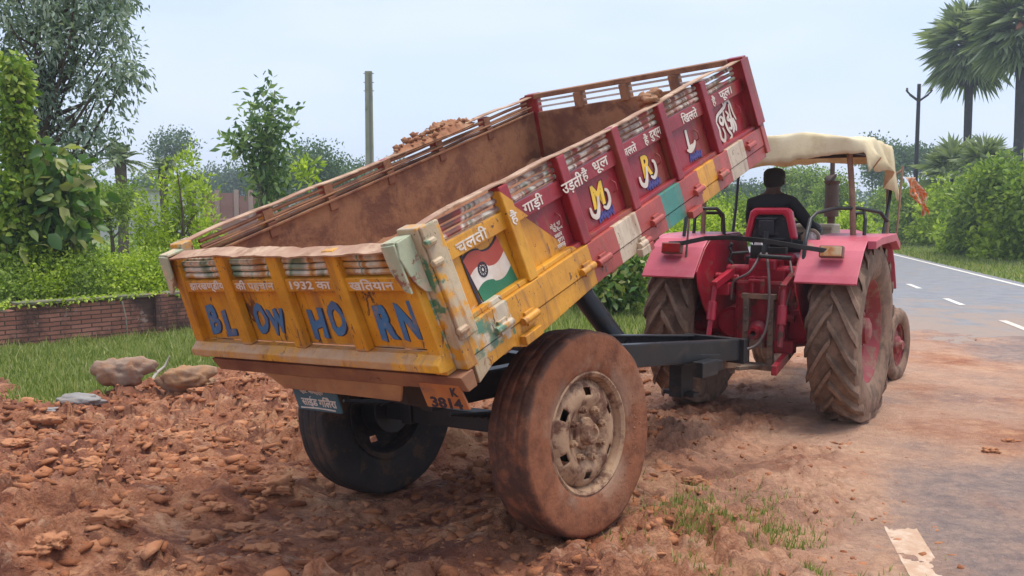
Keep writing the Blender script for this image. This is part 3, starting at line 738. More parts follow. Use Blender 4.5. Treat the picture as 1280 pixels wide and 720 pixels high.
text_obj('रामगढ़', 'lettering', WHT, fp, PT(.51, -.10, .1195), .05, .003, .0006, .18, 0)

# wheels
def tyre_profile(Ro, w, Ri, tread=.012, grooves=(-.5, 0, .5)):
    h = w/2
    P = [(-h*.66, Ri), (-h*.84, Ri+.02), (-h*.95, Ri+(Ro-Ri)*.30), (-h*.985, Ri+(Ro-Ri)*.55), (-h, Ri+(Ro-Ri)*.78), (-h*.985, Ro-.020), (-h*.90, Ro-.004)]
    P += [(-h*.56, Ro+.001), (-h*.52, Ro-.002), (-h*.46, Ro-.002), (-h*.42, Ro+.002), (-h*.08, Ro+.003), (-h*.04, Ro), (h*.04, Ro), (h*.08, Ro+.003), (h*.42, Ro+.002), (h*.46, Ro-.002), (h*.52, Ro-.002), (h*.56, Ro+.001)]
    P += [(-a, b) for a, b in P[:7][::-1]]
    return P
def noisy_lathe(prof, n_, amp, seed, lug=None):
    V = []; m = len(prof); 
    th = np.linspace(0, 2*np.pi, n_, endpoint=False)
    for j, (a, r) in enumerate(prof):
        nz = (fbm(np.cos(th)*6+9+a*20, np.sin(th)*6+9+a*13, 4, seed)-.5)*amp*(1 if r > prof[0][1]+.01 else 0)
        V.append(np.stack([np.full(n_, a)+nz*.5*np.sign(a), (r+nz)*np.cos(th), (r+nz)*np.sin(th)], -1))
    V = np.concatenate(V); idx = np.arange(m*n_).reshape(m, n_); nxt = np.roll(idx, -1, 1)
    return V, np.stack([idx[:-1], nxt[:-1], nxt[1:], idx[1:]], -1).reshape(-1, 4)
def densify(P, k=4):
    out = []
    for (a, b), (c, d) in zip(P[:-1], P[1:]): out += [(a+(c-a)*i/k, b+(d-b)*i/k) for i in range(k)]
    return out+[P[-1]]
n = NT('trailer_tyre_mud'); ob = n.co(); xx = n.xyz(ob)
rad = n.math('SQRT', n.math('ADD', n.math('POWER', xx[1], 2.), n.math('POWER', xx[2], 2.)))
ms = n.noise(8, ob, 8, .7); m0 = n.noise(2.5, ob, 4)
c = n.mix(n.step(ms, .3, .6), (.16,.060,.032), (.29,.108,.052))
c = n.mix(n.math('MULTIPLY', n.step(n.math('ADD', m0, n.math('MULTIPLY', ms, .3)), .66, .86), .45), c, (.34,.18,.11))
dry = n.math('MULTIPLY', n.math('SUBTRACT', 1, n.step(rad, .30, .40)), n.math('MULTIPLY', n.step(n.noise(5, ob, 6), .42, .6), .55)); c = n.mix(dry, c, (.38,.25,.17))
tr_ = n.math('MULTIPLY', n.step(rad, .474, .492), n.math('SUBTRACT', 1, n.step(ms, .45, .7))); c = n.mix(n.math('MULTIPLY', tr_, .75), c, (.055,.035,.03))
TYRE1 = n.done(c, .8, 0, n.bump(n.math('ADD', ms, n.math('MULTIPLY', n.noise(45, ob, 5), .4)), .8, .012), .25)
TYREDK = dirty('dark_rubber', (.035,.029,.027), (.06,.045,.038), .8, (.15,.085,.055), .48, 7, bump=.4, spec=.25)
DISC = dirty('dusty_wheel_disc', (.36,.21,.12), (.46,.29,.17), .75, (.17,.07,.038), .56, 9, .12, bump=.5)
def trailer_wheel(sgn, outer):
    Mx = CHF @ Matrix.Translation((sgn*TRK/2+(.03 if sgn > 0 else 0), 0, WR)) @ (Matrix.Rotation(math.pi, 4, 'Z') if sgn < 0 else Matrix.Identity(4))
    V, Qd = noisy_lathe(densify(tyre_profile(WR, .245, .285), 3), 120, .012 if outer else .006, 500+sgn)
    w = npmesh('wheel', V, Qd, TYRE1 if outer else TYREDK, trailer, True); w.matrix_local = Mx
    w['label'] = 'near trailer wheel caked in red mud' if outer else 'far trailer wheel with dark rubber'
    dm = DISC if outer else TYREDK
    mb = MB()
    mb.lathe([(.085,.292),(.100,.302),(.104,.292),(.092,.276),(.070,.270),(.050,.262),(-.09,.262),(-.105,.292),(-.09,.295)], 64)
    mb.build('rim', dm, w, None, 0, 35)
    # dished disc with hand holes
    mb = MB(); n_ = 96; rings = [.268,.25,.225,.205,.185,.165,.14,.115,.095,.07]; xs_ = [.048,.062,.080,.090,.094,.092,.080,.066,.060,.060]
    vs = [(x_, r_*math.cos(2*math.pi*k/n_), r_*math.sin(2*math.pi*k/n_)) for r_, x_ in zip(rings, xs_) for k in range(n_)]
    fs = []
    for i in range(len(rings)-1):
        for k in range(n_):
            if i in (2, 3) and (k-5) % (n_//6) < 4: continue
            fs.append((i*n_+k, i*n_+(k+1) % n_, (i+1)*n_+(k+1) % n_, (i+1)*n_+k))
    mb.add(vs, fs); d_ = mb.build('disc', dm, w, None, 0, 40); so = d_.modifiers.new('t', 'SOLIDIFY'); so.thickness = .008
    mb = MB(); mb.lathe([(.03,.078),(.075,.078),(.082,.072),(.082,.058),(.115,.052),(.125,.044),(.127,.030),(.112,.024),(.110,0)], 32); mb.build('hub', dm, w, None, 0, 30)
    mb = MB(); 
    mb.lathe([(-.13,.0),(-.13,.14),(-.02,.15),(-.02,.0)], 40); mb.build('brake_drum', BLK2, w, None, .003, 30)
    for k in range(8):
        t = 2*math.pi*(k+.3)/8; c_ = Vector((.070, .122*math.cos(t), .122*math.sin(t)))
        mb = MB(); mb.tube([c_, c_+Vector((.028,0,0))], .019, 6); mb.tube([c_+Vector((.028,0,0)), c_+Vector((.043,0,0))], .010, 8); mb.build('lug_nut', dm, w, None, .002)
    if outer:
        # crusts of thrown mud on the sidewall and shoulder
        r_ = np.random.default_rng(77); VV = []; TT = []; o = 0
        for k in range(300):
            t = r_.normal(-.1, .55) if k < 220 else r_.random()*6.28; rr = r_.uniform(.36, .505) if k < 220 else r_.uniform(.44, .51); s = r_.uniform(.003, .009)*(1.5 if k < 220 else .6)
            V, T = blob(k % 10, 1); xx_ = .118-max(0, rr-.44)*.45
            VV.append(V*s*np.array([.45,1,1.3])+np.array([xx_-.004, rr*math.cos(t), rr*math.sin(t)])); TT.append(T+o); o += len(V)
        npmesh('mud_crust', np.concatenate(VV), np.concatenate(TT), MUDM, w)['kind'] = 'stuff'
    return w
trailer_wheel(1, True); trailer_wheel(-1, False)
# chassis (drawn in trailer coordinates, rolled)
def ch(mb, name, mats, bevel=.004, smooth=None, label=None): return mb.build(name, mats, trailer, CHF, bevel, smooth, label)
mb = MB(); mb.tube([(-.62,0,WR), (.62,0,WR)], .045, 16); mb.bb((-.60,-.05,WR-.05), (.60,.05,WR+.05)); ch(mb, 'axle', BLK2)
for s in (-1, 1):
    mb = MB()
    for k in range(6): mb.tube([(s*.40, -.50+.05*k, WR+.11-.012*k+.03), (s*.40, 0, WR+.055+.0-.0*k+.012*k), (s*.40, .50-.05*k, WR+.14-.012*k)], .012, 6)
    mb.bb((s*.40-.04, -.07, WR-.06), (s*.40+.04, .07, WR+.12)); ch(mb, 'leaf_spring', BLK2)
zt = .80
HITCH = Vector((2.03+.1*math.cos(.6097)-.80*math.sin(.6097)-.05, 7.1547-.1*math.sin(.6097)-.80*math.cos(.6097), .50))
HL = ROOT.inverted() @ HITCH
def rail(s):
    mb = MB(); a = Vector((s*.36, -.62, .72)); b = Vector((s*.36, .9, .72)); c_ = HL+Vector((s*.20+.0, -.30, .13)); 
    for p0, p1 in ((a, b), (b, c_)):
        mb.bar(p0, p1, .012, .13); o_ = Vector((-s*.03, 0, 0)); mb.bar(p0+o_+Vector((0,0,.065)), p1+o_+Vector((0,0,.065)), .07, .012); mb.bar(p0+o_-Vector((0,0,.065)), p1+o_-Vector((0,0,.065)), .07, .012)
    mb.build('chassis_rail', BLK, trailer, None, .004)
rail(1); rail(-1)
mb = MB()
for y in (-.58, .45, 1.1): mb.bar((-.36, y, .71), (.36, y, .71), .09, .10)
e0 = HL+Vector((0, -.28, .12)); mb.bar(e0-Vector((.24,0,0)), e0+Vector((.24,0,0)), .05, .17); mb.bar(e0+Vector((0,-.5,0)), e0+Vector((0,.0,-.02)), .10, .12)
mb.build('cross_member', BLK, trailer, None, .004)
mb = MB(); mb.bar(Vector((.30, .95, .70)), HL+Vector((.19,-.55,.10)), .02, .055); mb.build('side_plate', BLK, trailer, None, .003)
mb = MB(); mb.bar(e0+Vector((.0,-.1,-.02)), HL+Vector((0,.02,.02)), .09, .07); mb.tube([HL+Vector((.0,.02,-.05)), HL+Vector((0,.02,.09))], .05, 14); mb.bar(e0+Vector((.10,-.05,-.10)), HL+Vector((.02,0,-.03)), .03, .05); mb.bar(e0+Vector((-.10,-.05,-.10)), HL+Vector((-.02,0,-.03)), .03, .05)
mb.build('drawbar', dirty('muddy_drawbar', (.26,.16,.10), (.18,.10,.06), .7, (.40,.24,.15), .4, 8), trailer, None, .004)
mb = MB(); q = HL+Vector((-.1,-.55,-.05)); mb.bar(q+Vector((0,0,.12)), q-Vector((0,0,.14)), .10, .16, (0,1,0)); mb.bar(q+Vector((-.12,0,-.12)), q+Vector((.12,0,-.12)), .08, .03); mb.build('parking_stand', BLK, trailer, None, .004)
mb = MB(); q = HL+Vector((.12,-.9,.10)); mb.box(q+Vector((.1,.1,-.03)), (.08,.20,.10)); mb.box(q+Vector((.1,.24,-.03)), (.05,.10,.07)); mb.build('equipment_box', BLK, trailer, None, .006)
# hydraulic ram
wp0 = at(716, 352, 6.2); wp1 = at(772, 428, 6.15)
p0 = ROOT.inverted() @ wp0; p1 = ROOT.inverted() @ wp1; d = (p1-p0).normalized()
mb = MB(); mb.tube([p0+(p1-p0)*.16, p1], .074, 24); mb.tube([p0+(p1-p0)*.13, p0+(p1-p0)*.24], .083, 24); mb.tube([p0-(p1-p0)*.25, p0+(p1-p0)*.2], .034, 16)
mb.tube([p1-Vector((.10,0,0)), p1+Vector((.10,0,0))], .04, 12); mb.tube([p1-d*.05, p1+d*.14], .064, 16); mb.build('hydraulic_ram', BLK, trailer, None, .003, 40)

# ------------------------------------------------ earth on the rails (own things)
def earth(name, label, cen, size, seed, M=None, pts=None):
    V, T = blob(seed, 4, 1, .25); k = (fbm(V[:, 0]*4+seed, V[:, 1]*4+V[:, 2]*3, 5, seed, .6)-.5)*.9
    V = V*(1+k)[:, None]*np.array(size)+np.array(cen)
    if M is not None: V = np.array([tuple(M @ Vector(v)) for v in V])
    return tag(npmesh(name, V, T, EARTH, smooth=False), label, 'earth')
EARTH = dirty('loose_orange_earth', (.40,.19,.10), (.30,.13,.07), .9, (.5,.28,.16), .5, 9, bump=.9, spec=.2)
NU, NV = 90, 26; U, Vv = np.meshgrid(np.linspace(0, 1, NU), np.linspace(-1, 1, NV))
env = np.clip(np.sin(np.pi*np.clip(U, 0, 1))**.6*(.75+.5*(U > .48)*sst(U, .48, .55)*(1-sst(U, .8, 1))), 0, 2)
hh_ = env*(1-Vv**2)*(.055+.08*(fbm(U*9, Vv*2+4, 5, 960, .6)-.5))+(fbm(U*40, Vv*8, 4, 961, .65)-.5)*.035*env*(1-Vv**2)-.02
x_l = -.865*(1-.11*.58)-.03+Vv*.085*(.5+.5*env); y_l = 1.62+.78*U
V = np.stack([x_l, y_l, .588+hh_], -1).reshape(-1, 3); V2 = V.copy(); V2[:, 2] = np.minimum(.575, V[:, 2]-.01)
V = np.concatenate([V, V2]); V = np.array([tuple(BED @ Vector(v)) for v in V]); idx = np.arange(NU*NV).reshape(NV, NU); Q = np.stack([idx[:-1,:-1], idx[:-1,1:], idx[1:,1:], idx[1:,:-1]], -1).reshape(-1, 4)
tag(npmesh('earth_heap', V, np.concatenate([Q, Q[:, ::-1]+NU*NV]), EARTH, smooth=True), 'crumbly ridge of orange earth lying along the far top rail of the trailer', 'earth')
VV = []; TT = []; o = 0; r_ = np.random.default_rng(12)
for k in range(160):
    V, T = blob(200+k % 20, 1, .8, .35); t_ = r_.beta(2, 1.7); s_ = r_.uniform(.006, .022)
    V = V*s_+np.array([-.865*(1-.11*.58)-.03+r_.normal(0, .035), 1.62+.78*t_, .585+.05*math.sin(math.pi*t_)**.6*r_.random()]); V = np.array([tuple(BED @ Vector(v)) for v in V]); VV.append(V); TT.append(T+o); o += len(V)
tag(npmesh('earth_crumbs', np.concatenate(VV), np.concatenate(TT), EARTH), 'loose earth crumbs around the orange ridge on the far rail', 'earth', kind='stuff')
VV = []; TT = []; o = 0
for k in range(12):
    V, T = blob(240+k, 2, .8, .35); s = r_.uniform(.02, .035)
    V = V*s+np.array([.84*(1-.11*.58)+r_.uniform(-.05, .01), 2.02+r_.uniform(-.07, .07), .59+r_.uniform(.0, .035)]); V = np.array([tuple(BED @ Vector(v)) for v in V])
    VV.append(V); TT.append(T+o); o += len(V)
tag(npmesh('earth_clump', np.concatenate(VV), np.concatenate(TT), EARTH, smooth=True), 'small tan clump of earth stuck on the near top rail of the trailer', 'earth')


# ================================================================== TRACTOR
TY2 = .585
TO = Vector((1.978+.10*math.cos(TY2), 7.1547-.10*math.sin(TY2), 0))
TM = Matrix.Translation(TO) @ Matrix.Rotation(-TY2, 4, 'Z')
tractor = empty('tractor', TM, 'red tractor seen from behind under a cream cloth canopy, hitched to the trailer', 'tractor')
TRED = dirty('tractor_red_paint', (.44,.018,.04), (.30,.012,.025), .35, (.30,.15,.10), .40, 7, .14, bump=.2)
TPINK = dirty('sky_reflection_red_paint', (.60,.12,.16), (.46,.07,.10), .42, (.46,.26,.19), .34, 5, .12, bump=.15)  # fender red turned pink: the sky's reflection is put into the base colour
CAST = dirty('oily_red_casting', (.38,.018,.035), (.18,.01,.015), .38, (.10,.05,.035), .50, 9, .22, bump=.4)
STEEL = dirty('muddy_steel', (.22,.16,.11), (.12,.09,.07), .6, (.34,.20,.13), .5, 9, bump=.4)
TYT = dirty('dusty_tractor_rubber', (.13,.085,.06), (.20,.13,.09), .85, (.33,.21,.145), .62, 7, bump=.5, spec=.2)
RIMR = dirty('red_rim', (.30,.03,.035), (.22,.03,.03), .55, (.33,.19,.13), .5, 9, bump=.3)
BLKT = dirty('black_tube', (.012,.013,.013), (.03,.03,.028), .4, (.12,.09,.07), .3, 14)
def tp(mb, name, m, parent=tractor, bevel=.004, smooth=None, label=None): return mb.build(name, m, parent, None, bevel, smooth, label)
RW, WW, TT = .70, .36, .625
def rear_wheel(sg):
    Mx = Matrix.Translation((sg*TT, 0, RW-.02)) @ (Matrix.Rotation(math.pi, 4, 'Z') if sg < 0 else Matrix.Identity(4))
    w = bpy.data.objects.new('rear_wheel', None); COL.objects.link(w)
    h = WW/2; P = [(-h*.55,.37),(-h*.8,.40),(-h*1.0,.50),(-h*.98,.60),(-h*.88,.645),(-h*.4,.662),(0,.667),(h*.4,.662),(h*.88,.645),(h*.98,.60),(h*1.0,.50),(h*.8,.40),(h*.55,.37)]
    V, Qd = noisy_lathe(densify(P, 2), 96, .008, 600)
    mbv = MB(); mbv.add(V.tolist(), Qd.tolist())
    N_ = 19; fw = 1 if sg > 0 else -1
    for k in range(N_*2):
        sd_ = 1 if k % 2 else -1; th0 = 2*math.pi*(k*.5+.0)/N_*1.0
        secs = []
        for i in range(6):
            t = i/5; x = sd_*(-.012+t*(h*.99+.012)); ang = th0-fw*.50*(t**1.15); rt = .707-.016*t*t-(.03 if i == 5 else 0); rb = .63-.02*t
            hw = (.030+.012*t)/.7
            secs.append((x, ang, rt, rb, hw))
        vs = []
        for x, ang, rt, rb, hw in secs:
            for da, r_ in ((-hw*1.35, rb), (-hw*.72, rt), (hw*.72, rt), (hw*1.35, rb)): a_ = ang+da; vs.append((x, -r_*math.cos(a_), r_*math.sin(a_)))
        fs = [(4*i+j, 4*i+j+1, 4*i+5+j, 4*i+4+j) for i in range(5) for j in range(3)]+[(0,1,2,3), (20,23,22,21)]
        mbv.add(vs, fs)
    bpy.data.objects.remove(w)
    w = mbv.build('rear_wheel', TYT, tractor, Mx, 0, 38)
    w['label'] = 'large ridged rear wheel on the road side' if sg > 0 else 'large ridged rear wheel on the field side'
    mb = MB(); mb.lathe([(h*.72,.385),(h*.74,.405),(h*.66,.405),(h*.55,.375),(h*.30,.365),(h*.1,.33),(-h*.5,.33),(-h*.7,.40),(-h*.72,.385),(-h*.5,.315),(h*.1,.315),(h*.32,.345),(h*.5,.355)], 56, closed=True); mb.build('rim', RIMR, w, None, 0, 35)
    mb = MB(); mb.lathe([(h*.12,.33),(h*.02,.31),(-h*.05,.24),(h*.10,.20),(h*.18,.14),(h*.18,.10),(h*.6,.09),(h*.68,.06),(h*.68,0)], 48); d_ = mb.build('disc', RIMR, w, None, 0, 35)
    so_ = d_.modifiers.new('t', 'SOLIDIFY'); so_.thickness = .01
    for k in range(8):
        a_ = 2*math.pi*k/8; c_ = Vector((h*.16, .16*math.cos(a_), .16*math.sin(a_))); mb = MB(); mb.tube([c_, c_+Vector((.035,0,0))], .02, 6); mb.build('lug_nut', RIMR, w, None, .002)
    for k in range(8):
        a_ = 2*math.pi*(k+.5)/8; c_ = Vector((h*.08, .30*math.cos(a_), .30*math.sin(a_))); mb = MB(); mb.tube([c_, c_+Vector((.03,0,0))], .016, 6); mb.build('rim_bolt', RIMR, w, None, .002)
rear_wheel(1); rear_wheel(-1)
def front_wheel(sg):
    Mx = Matrix.Translation((sg*.57, 1.87, .335)) @ (Matrix.Rotation(math.pi, 4, 'Z') if sg < 0 else Matrix.Identity(4)) @ Matrix.Rotation(-.10, 4, 'Z')
    P = [(-.055,.20),(-.075,.22),(-.085,.28),(-.072,.325),(-.055,.335),(-.045,.345),(-.03,.332),(-.012,.332),(0,.350),(.012,.332),(.03,.332),(.045,.345),(.055,.335),(.072,.325),(.085,.28),(.075,.22),(.055,.20)]
    V, Qd = noisy_lathe(densify(P, 2), 72, .003, 610)
    w = npmesh('front_wheel', V, Qd, TYT, tractor, True); w.matrix_local = Mx
    mb = MB(); mb.lathe([(.05,.205),(.055,.215),(.04,.21),(.03,.19),(-.04,.19),(-.05,.21)], 40); mb.lathe([(.0,.19),(.02,.14),(.035,.09),(.06,.08),(.075,.05),(.10,.04),(.10,0)], 40); mb.build('rim', RIMR, w, None, 0, 35)
front_wheel(1); front_wheel(-1)
# fenders
prof = [(-.70,1.08),(-.66,1.13),(-.50,1.30),(-.40,1.365),(-.20,1.39),(.32,1.405),(.48,1.33),(.62,1.16),(.72,.96)]
for s in (-1, 1):
    xa, xb = s*.375, s*.80
    mb = MB(); th = .012
    pts_o = prof; pts_i = [(y*.985, z-th) for y, z in prof][::-1]
    mb.prism(pts_o+pts_i, xa, xb)
    # rolled outer lip
    mb.prism([(y, z+.002) for y, z in prof[3:7]]+[(y, z-.055) for y, z in prof[3:7]][::-1], xb, xb+s*.06)
    fe = tp(mb, 'fender', TPINK, bevel=.004); fe['label'] = 'red mudguard, sky reflection painted in as pink, on the '+('road side' if s > 0 else 'field side')
    mb = MB(); mb.prism([(-.66,1.12),(-.50,1.29),(-.40,1.352),(-.2,1.378),(.32,1.393),(.46,1.32),(.58,1.10),(.42,.82),(.20,.62),(-.05,.60),(-.30,.66),(-.50,.84),(-.62,1.0)], s*.362, s*.374)
    tp(mb, 'inner_fender', TRED, fe)
    mb = MB(); cy, cz = -.545, 1.262
    nrm = Vector((0, -.73, .68)); mb.box((s*.60, cy-.03, cz+.03), (.165, .05, .085), Matrix.Rotation(R(-12), 3, 'X')); l_ = tp(mb, 'tail_lamp', plain('lamp_housing', (.20,.10,.07), .5), fe, .008)
    mb = MB(); mb.box((s*.60, cy-.058, cz+.035), (.145, .012, .068), Matrix.Rotation(R(-12), 3, 'X')); 
    n_ = NT('lamp_lens_'+('amber' if s > 0 else 'red')); c_ = n_.ramp(n_.noise(9), [(.35, (.40,.04,.02)), (.5, (.62,.30,.12) if s > 0 else (.35,.02,.02)), (.62, (.70,.5,.3) if s > 0 else (.30,.03,.03))]); lm = n_.done(c_, .2)
    tp(mb, 'lamp_lens', lm, l_, .004)
    # hand rail loops on the fenders
    mb = MB()
    if s > 0:
        pl_ = [(.40,-.56,1.20),(.395,-.50,1.36),(.39,-.36,1.52),(.41,-.28,1.565),(.50,-.1,1.60),(.62,.1,1.60),(.74,.3,1.57),(.78,.36,1.50)]
    else: pl_ = [(-.60,-.35,1.38),(-.60,-.30,1.56),(-.57,-.20,1.60),(-.42,-.12,1.60),(-.38,-.08,1.55),(-.38,-.05,1.39)]
    sm = []
    for a, b in zip(pl_[:-1], pl_[1:]):
        for i in range(4): sm.append(Vector(a).lerp(Vector(b), i/4))
    mb.tube(sm+[Vector(pl_[-1])], .0145, 10); tp(mb, 'grab_rail', BLKT, fe, 0, 40)
    mb = MB(); q_ = [(s*.68,.05,1.39),(s*.68,.07,1.52),(s*.66,.12,1.565),(s*.56,.30,1.565),(s*.54,.34,1.52),(s*.54,.35,1.40)]
    mb.tube(q_, .014, 10); tp(mb, 'grab_rail', BLKT, fe, 0, 40)
# round rear work lamp, cross bar, rod
mb = MB(); mb.lathe([(-.022,0),(-.022,.045),(-.014,.060),(.01,.062),(.05,.045),(.06,0)], 32, 'y', (.395,-.34,1.385)); mb.tube([(.395,-.32,1.34),(.42,-.34,1.24)], .01, 8)
n_ = NT('dusty_lamp_glass'); wl = tp(mb, 'work_lamp', n_.done(n_.ramp(n_.noise(60), [(.4, (.42,.40,.38)), (.6, (.66,.64,.60))]), .45), bevel=0, smooth=40)
mb = MB(); mb.lathe([(-.0245,.044),(-.030,.050),(-.026,.064),(-.010,.066)], 32, 'y', (.395,-.34,1.385)); tp(mb, 'lamp_bezel', STEEL, wl, 0, 40)
bars = [(-.66,-.50,1.325),(-.50,-.60,1.335),(-.30,-.66,1.375),(-.10,-.68,1.385),(.15,-.67,1.365),(.40,-.64,1.325),(.57,-.60,1.300)]
mb = MB()
for a, b in zip(bars[:-1], bars[1:]): mb.bar(a, (Vector(b)+(Vector(b)-Vector(a))*.02), .014, .034)
tp(mb, 'cross_bar', BLKT, bevel=.003)
mb = MB(); mb.tube([(-.50,-.55,1.12),(-.49,-.57,1.2),(-.49,-.50,1.62),(-.485,-.46,1.80)], .009, 8); tp(mb, 'steel_rod', STEEL, bevel=0, smooth=40)
# transmission, lift cover and axle
mb = MB(); mb.box((.02,-.02,.80), (.40,.62,.50)); mb.box((.02,-.335,.74), (.34,.05,.40)); mb.box((.02,.75,.78), (.34,1.1,.44)); tp(mb, 'transmission_housing', CAST, bevel=.03)
mb = MB(); mb.box((.02,-.05,1.09), (.36,.50,.12)); mb.box((.02,-.2,1.17), (.22,.22,.10)); mb.tube([(-.28,-.24,1.12),(.32,-.24,1.12)], .045, 16); tp(mb, 'hydraulic_lift_cover', TRED, bevel=.02)
for s in (-1, 1):
    mb = MB(); mb.lathe([(.18,.155),(.22,.165),(.30,.150),(.34,.12),(.52,.10),(.60,.10)], 28, 'x', (0,0,.68)); 
    if s < 0: mb.xf(lambda v: Vector((-v.x, v.y, v.z)))
    tp(mb, 'axle_trumpet', CAST, bevel=0, smooth=35)
    mb = MB(); c_ = Vector((s*.25+.01,-.16,.70)); mb.lathe([(-.07,0),(-.07,.10),(-.05,.125),(.05,.125),(.07,.11),(.07,0)], 28, 'y', c_); tp(mb, 'brake_drum', TRED, bevel=0, smooth=35)
    # lift arms and links
    mb = MB(); mb.bar((s*.24+.02,-.24,1.12), (s*.26+.02,-.62,1.02), .045, .06); mb.tube([(s*.26+.02,-.60,1.02),(s*.27+.02,-.70,.60)], .02, 10); mb.tube([(s*.264+.02,-.63,.90),(s*.266+.02,-.66,.76)], .034, 12); mb.bar((s*.20,-.10,.50), (s*.30,-.86,.46), .04, .07); tp(mb, 'lift_arm', TRED if s < 0 else CAST, bevel=.006)
    mb = MB(); mb.bar((s*.095+.03,-.385,.42), (s*.095+.03,-.385,.92), .045, .05, (0,1,0)); 
    for k in range(5): mb.tube([(s*.095+.03,-.40,.48+.09*k), (s*.095+.03,-.425,.48+.09*k)], .013, 8)
    tp(mb, 'hitch_upright', STEEL, bevel=.004)
mb = MB(); mb.box((.03,-.385,.935), (.26,.05,.04)); tp(mb, 'upright_tie', STEEL, bevel=.004)
mb = MB(); mb.box((.03,-.385,.40), (.30,.06,.05)); mb.bar((.02,-.38,.40), (.0,-.84,.45), .10, .03); mb.tube([(-.02,-.80,.40), (-.02,-.80,.54)], .018, 10); tp(mb, 'drawbar_bracket', STEEL, bevel=.006)
mb = MB(); mb.box((.03,-.42,.60), (.10,.06,.10)); tp(mb, 'guard_block', STEEL, bevel=.006)
mb = MB(); mb.lathe([(-.10,.02),(-.10,.045),(-.03,.055),(0,.09),(.06,.09)], 20, 'y', (.02,-.38,.66)); tp(mb, 'power_take_off', CAST, bevel=0, smooth=35)
mb = MB(); mb.box((-.03,-.36,1.02), (.03,.07,.13)); mb.box((.05,-.36,1.02), (.03,.07,.13)); mb.tube([(-.05,-.39,1.05),(.07,-.39,1.05)], .015, 10); mb.box((.01,-.33,1.0), (.16,.04,.16)); tp(mb, 'top_link_bracket', TRED, bevel=.006)
mb = MB(); mb.box((-.03,-.26,1.27), (.09,.09,.10)); mb.tube([(-.02,-.28,1.23),(.04,-.40,1.24),(.26,-.38,1.23)], .018, 8); mb.tube([(-.10,-.27,1.26),(-.22,-.30,1.25),(-.24,-.30,1.30),(-.22,-.30,1.33)], .014, 8); mb.tube([(-.22,-.30,1.25),(-.24,-.31,1.20),(-.21,-.31,1.17)], .014, 8); mb.box((.12,-.25,1.28), (.14,.06,.05)); tp(mb, 'control_valve', BLKT, bevel=.005)
mb = MB(); mb.lathe([(0,.0),(0,.03),(.02,.035),(.05,.02)], 16, 'y', (-.02,-.30,1.32)); tp(mb, 'pale_cap', plain('white_cap', (.7,.68,.64), .5), bevel=0, smooth=40)
def hose(pts, r=.011, nm='hydraulic_hose'):
    P = []; pts = [Vector(p) for p in pts]
    for i in range(len(pts)-1):
        p0 = pts[max(0, i-1)]; p1 = pts[i]; p2 = pts[i+1]; p3 = pts[min(len(pts)-1, i+2)]
        for k in range(7):
            t = k/7; P.append(.5*((2*p1)+(p2-p0)*t+(2*p0-5*p1+4*p2-p3)*t*t+(3*p1-p0-3*p2+p3)*t**3))
    mb = MB(); mb.tube(P+[pts[-1]], r, 8); return tp(mb, nm, plain('hose_rubber', (.16,.12,.11), .55), bevel=0, smooth=60)
hose([(.06,-.33,1.26),(.11,-.42,1.10),(.13,-.46,.85),(.11,-.50,.66),(.03,-.55,.56),(-.12,-.66,.56),(-.28,-.75,.60)])
hose([(.02,-.33,1.26),(-.03,-.44,1.12),(-.16,-.42,1.04),(-.19,-.38,.90)], .009)
hose([(.22,-.26,1.2),(.28,-.40,1.05),(.24,-.42,.85)], .009)
mb = MB(); mb.box((.245,-.36,.96), (.13,.12,.12)); mb.tube([(.20,-.40,.95),(.30,-.40,1.06)], .024, 10); tp(mb, 'valve_casting', CAST, bevel=.012)
mb = MB(); mb.tube([(.17,-.38,.80),(.30,-.38,.78)], .028, 12); tp(mb, 'cross_pin', CAST, bevel=.004)
mb = MB(); mb.box((.22,-.34,.56), (.15,.10,.10)); tp(mb, 'linkage_casting', CAST, bevel=.012)
mb = MB(); mb.box((-.26,-.30,.98), (.12,.20,.10)); mb.tube([(-.36,-.28,1.07),(-.16,-.28,1.06)], .03, 12); tp(mb, 'rocker_arm', TRED, bevel=.012)
# platform, seat
for s in (-1, 1):
    mb = MB(); mb.bb((s*.20, .18, .72), (s*.62, 1.05, .74)); tp(mb, 'foot_plate', STEEL, bevel=.003)
mb = MB(); mb.box((0,.12,1.20), (.42,.40,.10)); st = tp(mb, 'seat', plain('maroon_vinyl', (.28,.012,.03), .35), bevel=.035)
mb = MB(); mb.box((-.01,.02,1.0), (.20,.20,.26)); mb.box((-.03,-.14,1.10), (.24,.10,.26)); tp(mb, 'seat_mount', BLKT, st, .01)
mb = MB(); out = [(-.205,1.36),(-.155,1.575),(-.12,1.605),(.14,1.605),(.17,1.575),(.215,1.36)]; inn = [(.165,1.36),(.125,1.53),(.10,1.55),(-.085,1.55),(-.115,1.53),(-.155,1.36)]
mb.prism(out+inn, -.10, -.02, 'xz'); tp(mb, 'backrest_border', plain('red_vinyl', (.50,.02,.045), .35), st, .018)
mb = MB(); mb.prism([(-.16,1.33),(-.11,1.545),(.12,1.545),(.17,1.33)], -.065, -.03, 'xz'); mb.box((-.02,-.085,1.45), (.12,.04,.12)); mb.box((-.02,-.09,1.52), (.17,.02,.016)); mb.box((-.02,-.08,1.36), (.30,.03,.02)); tp(mb, 'backrest_shell', dirty('black_shell', (.02,.02,.024), (.035,.035,.04), .5, (.14,.11,.09), .35, 12), st, .006)
mb = MB(); mb.tube([(-.02,-.11,1.05),(-.02,-.10,1.42)], .03, 10); mb.box((-.02,-.12,1.14), (.22,.06,.12)); tp(mb, 'seat_bracket', BLKT, st, .005)
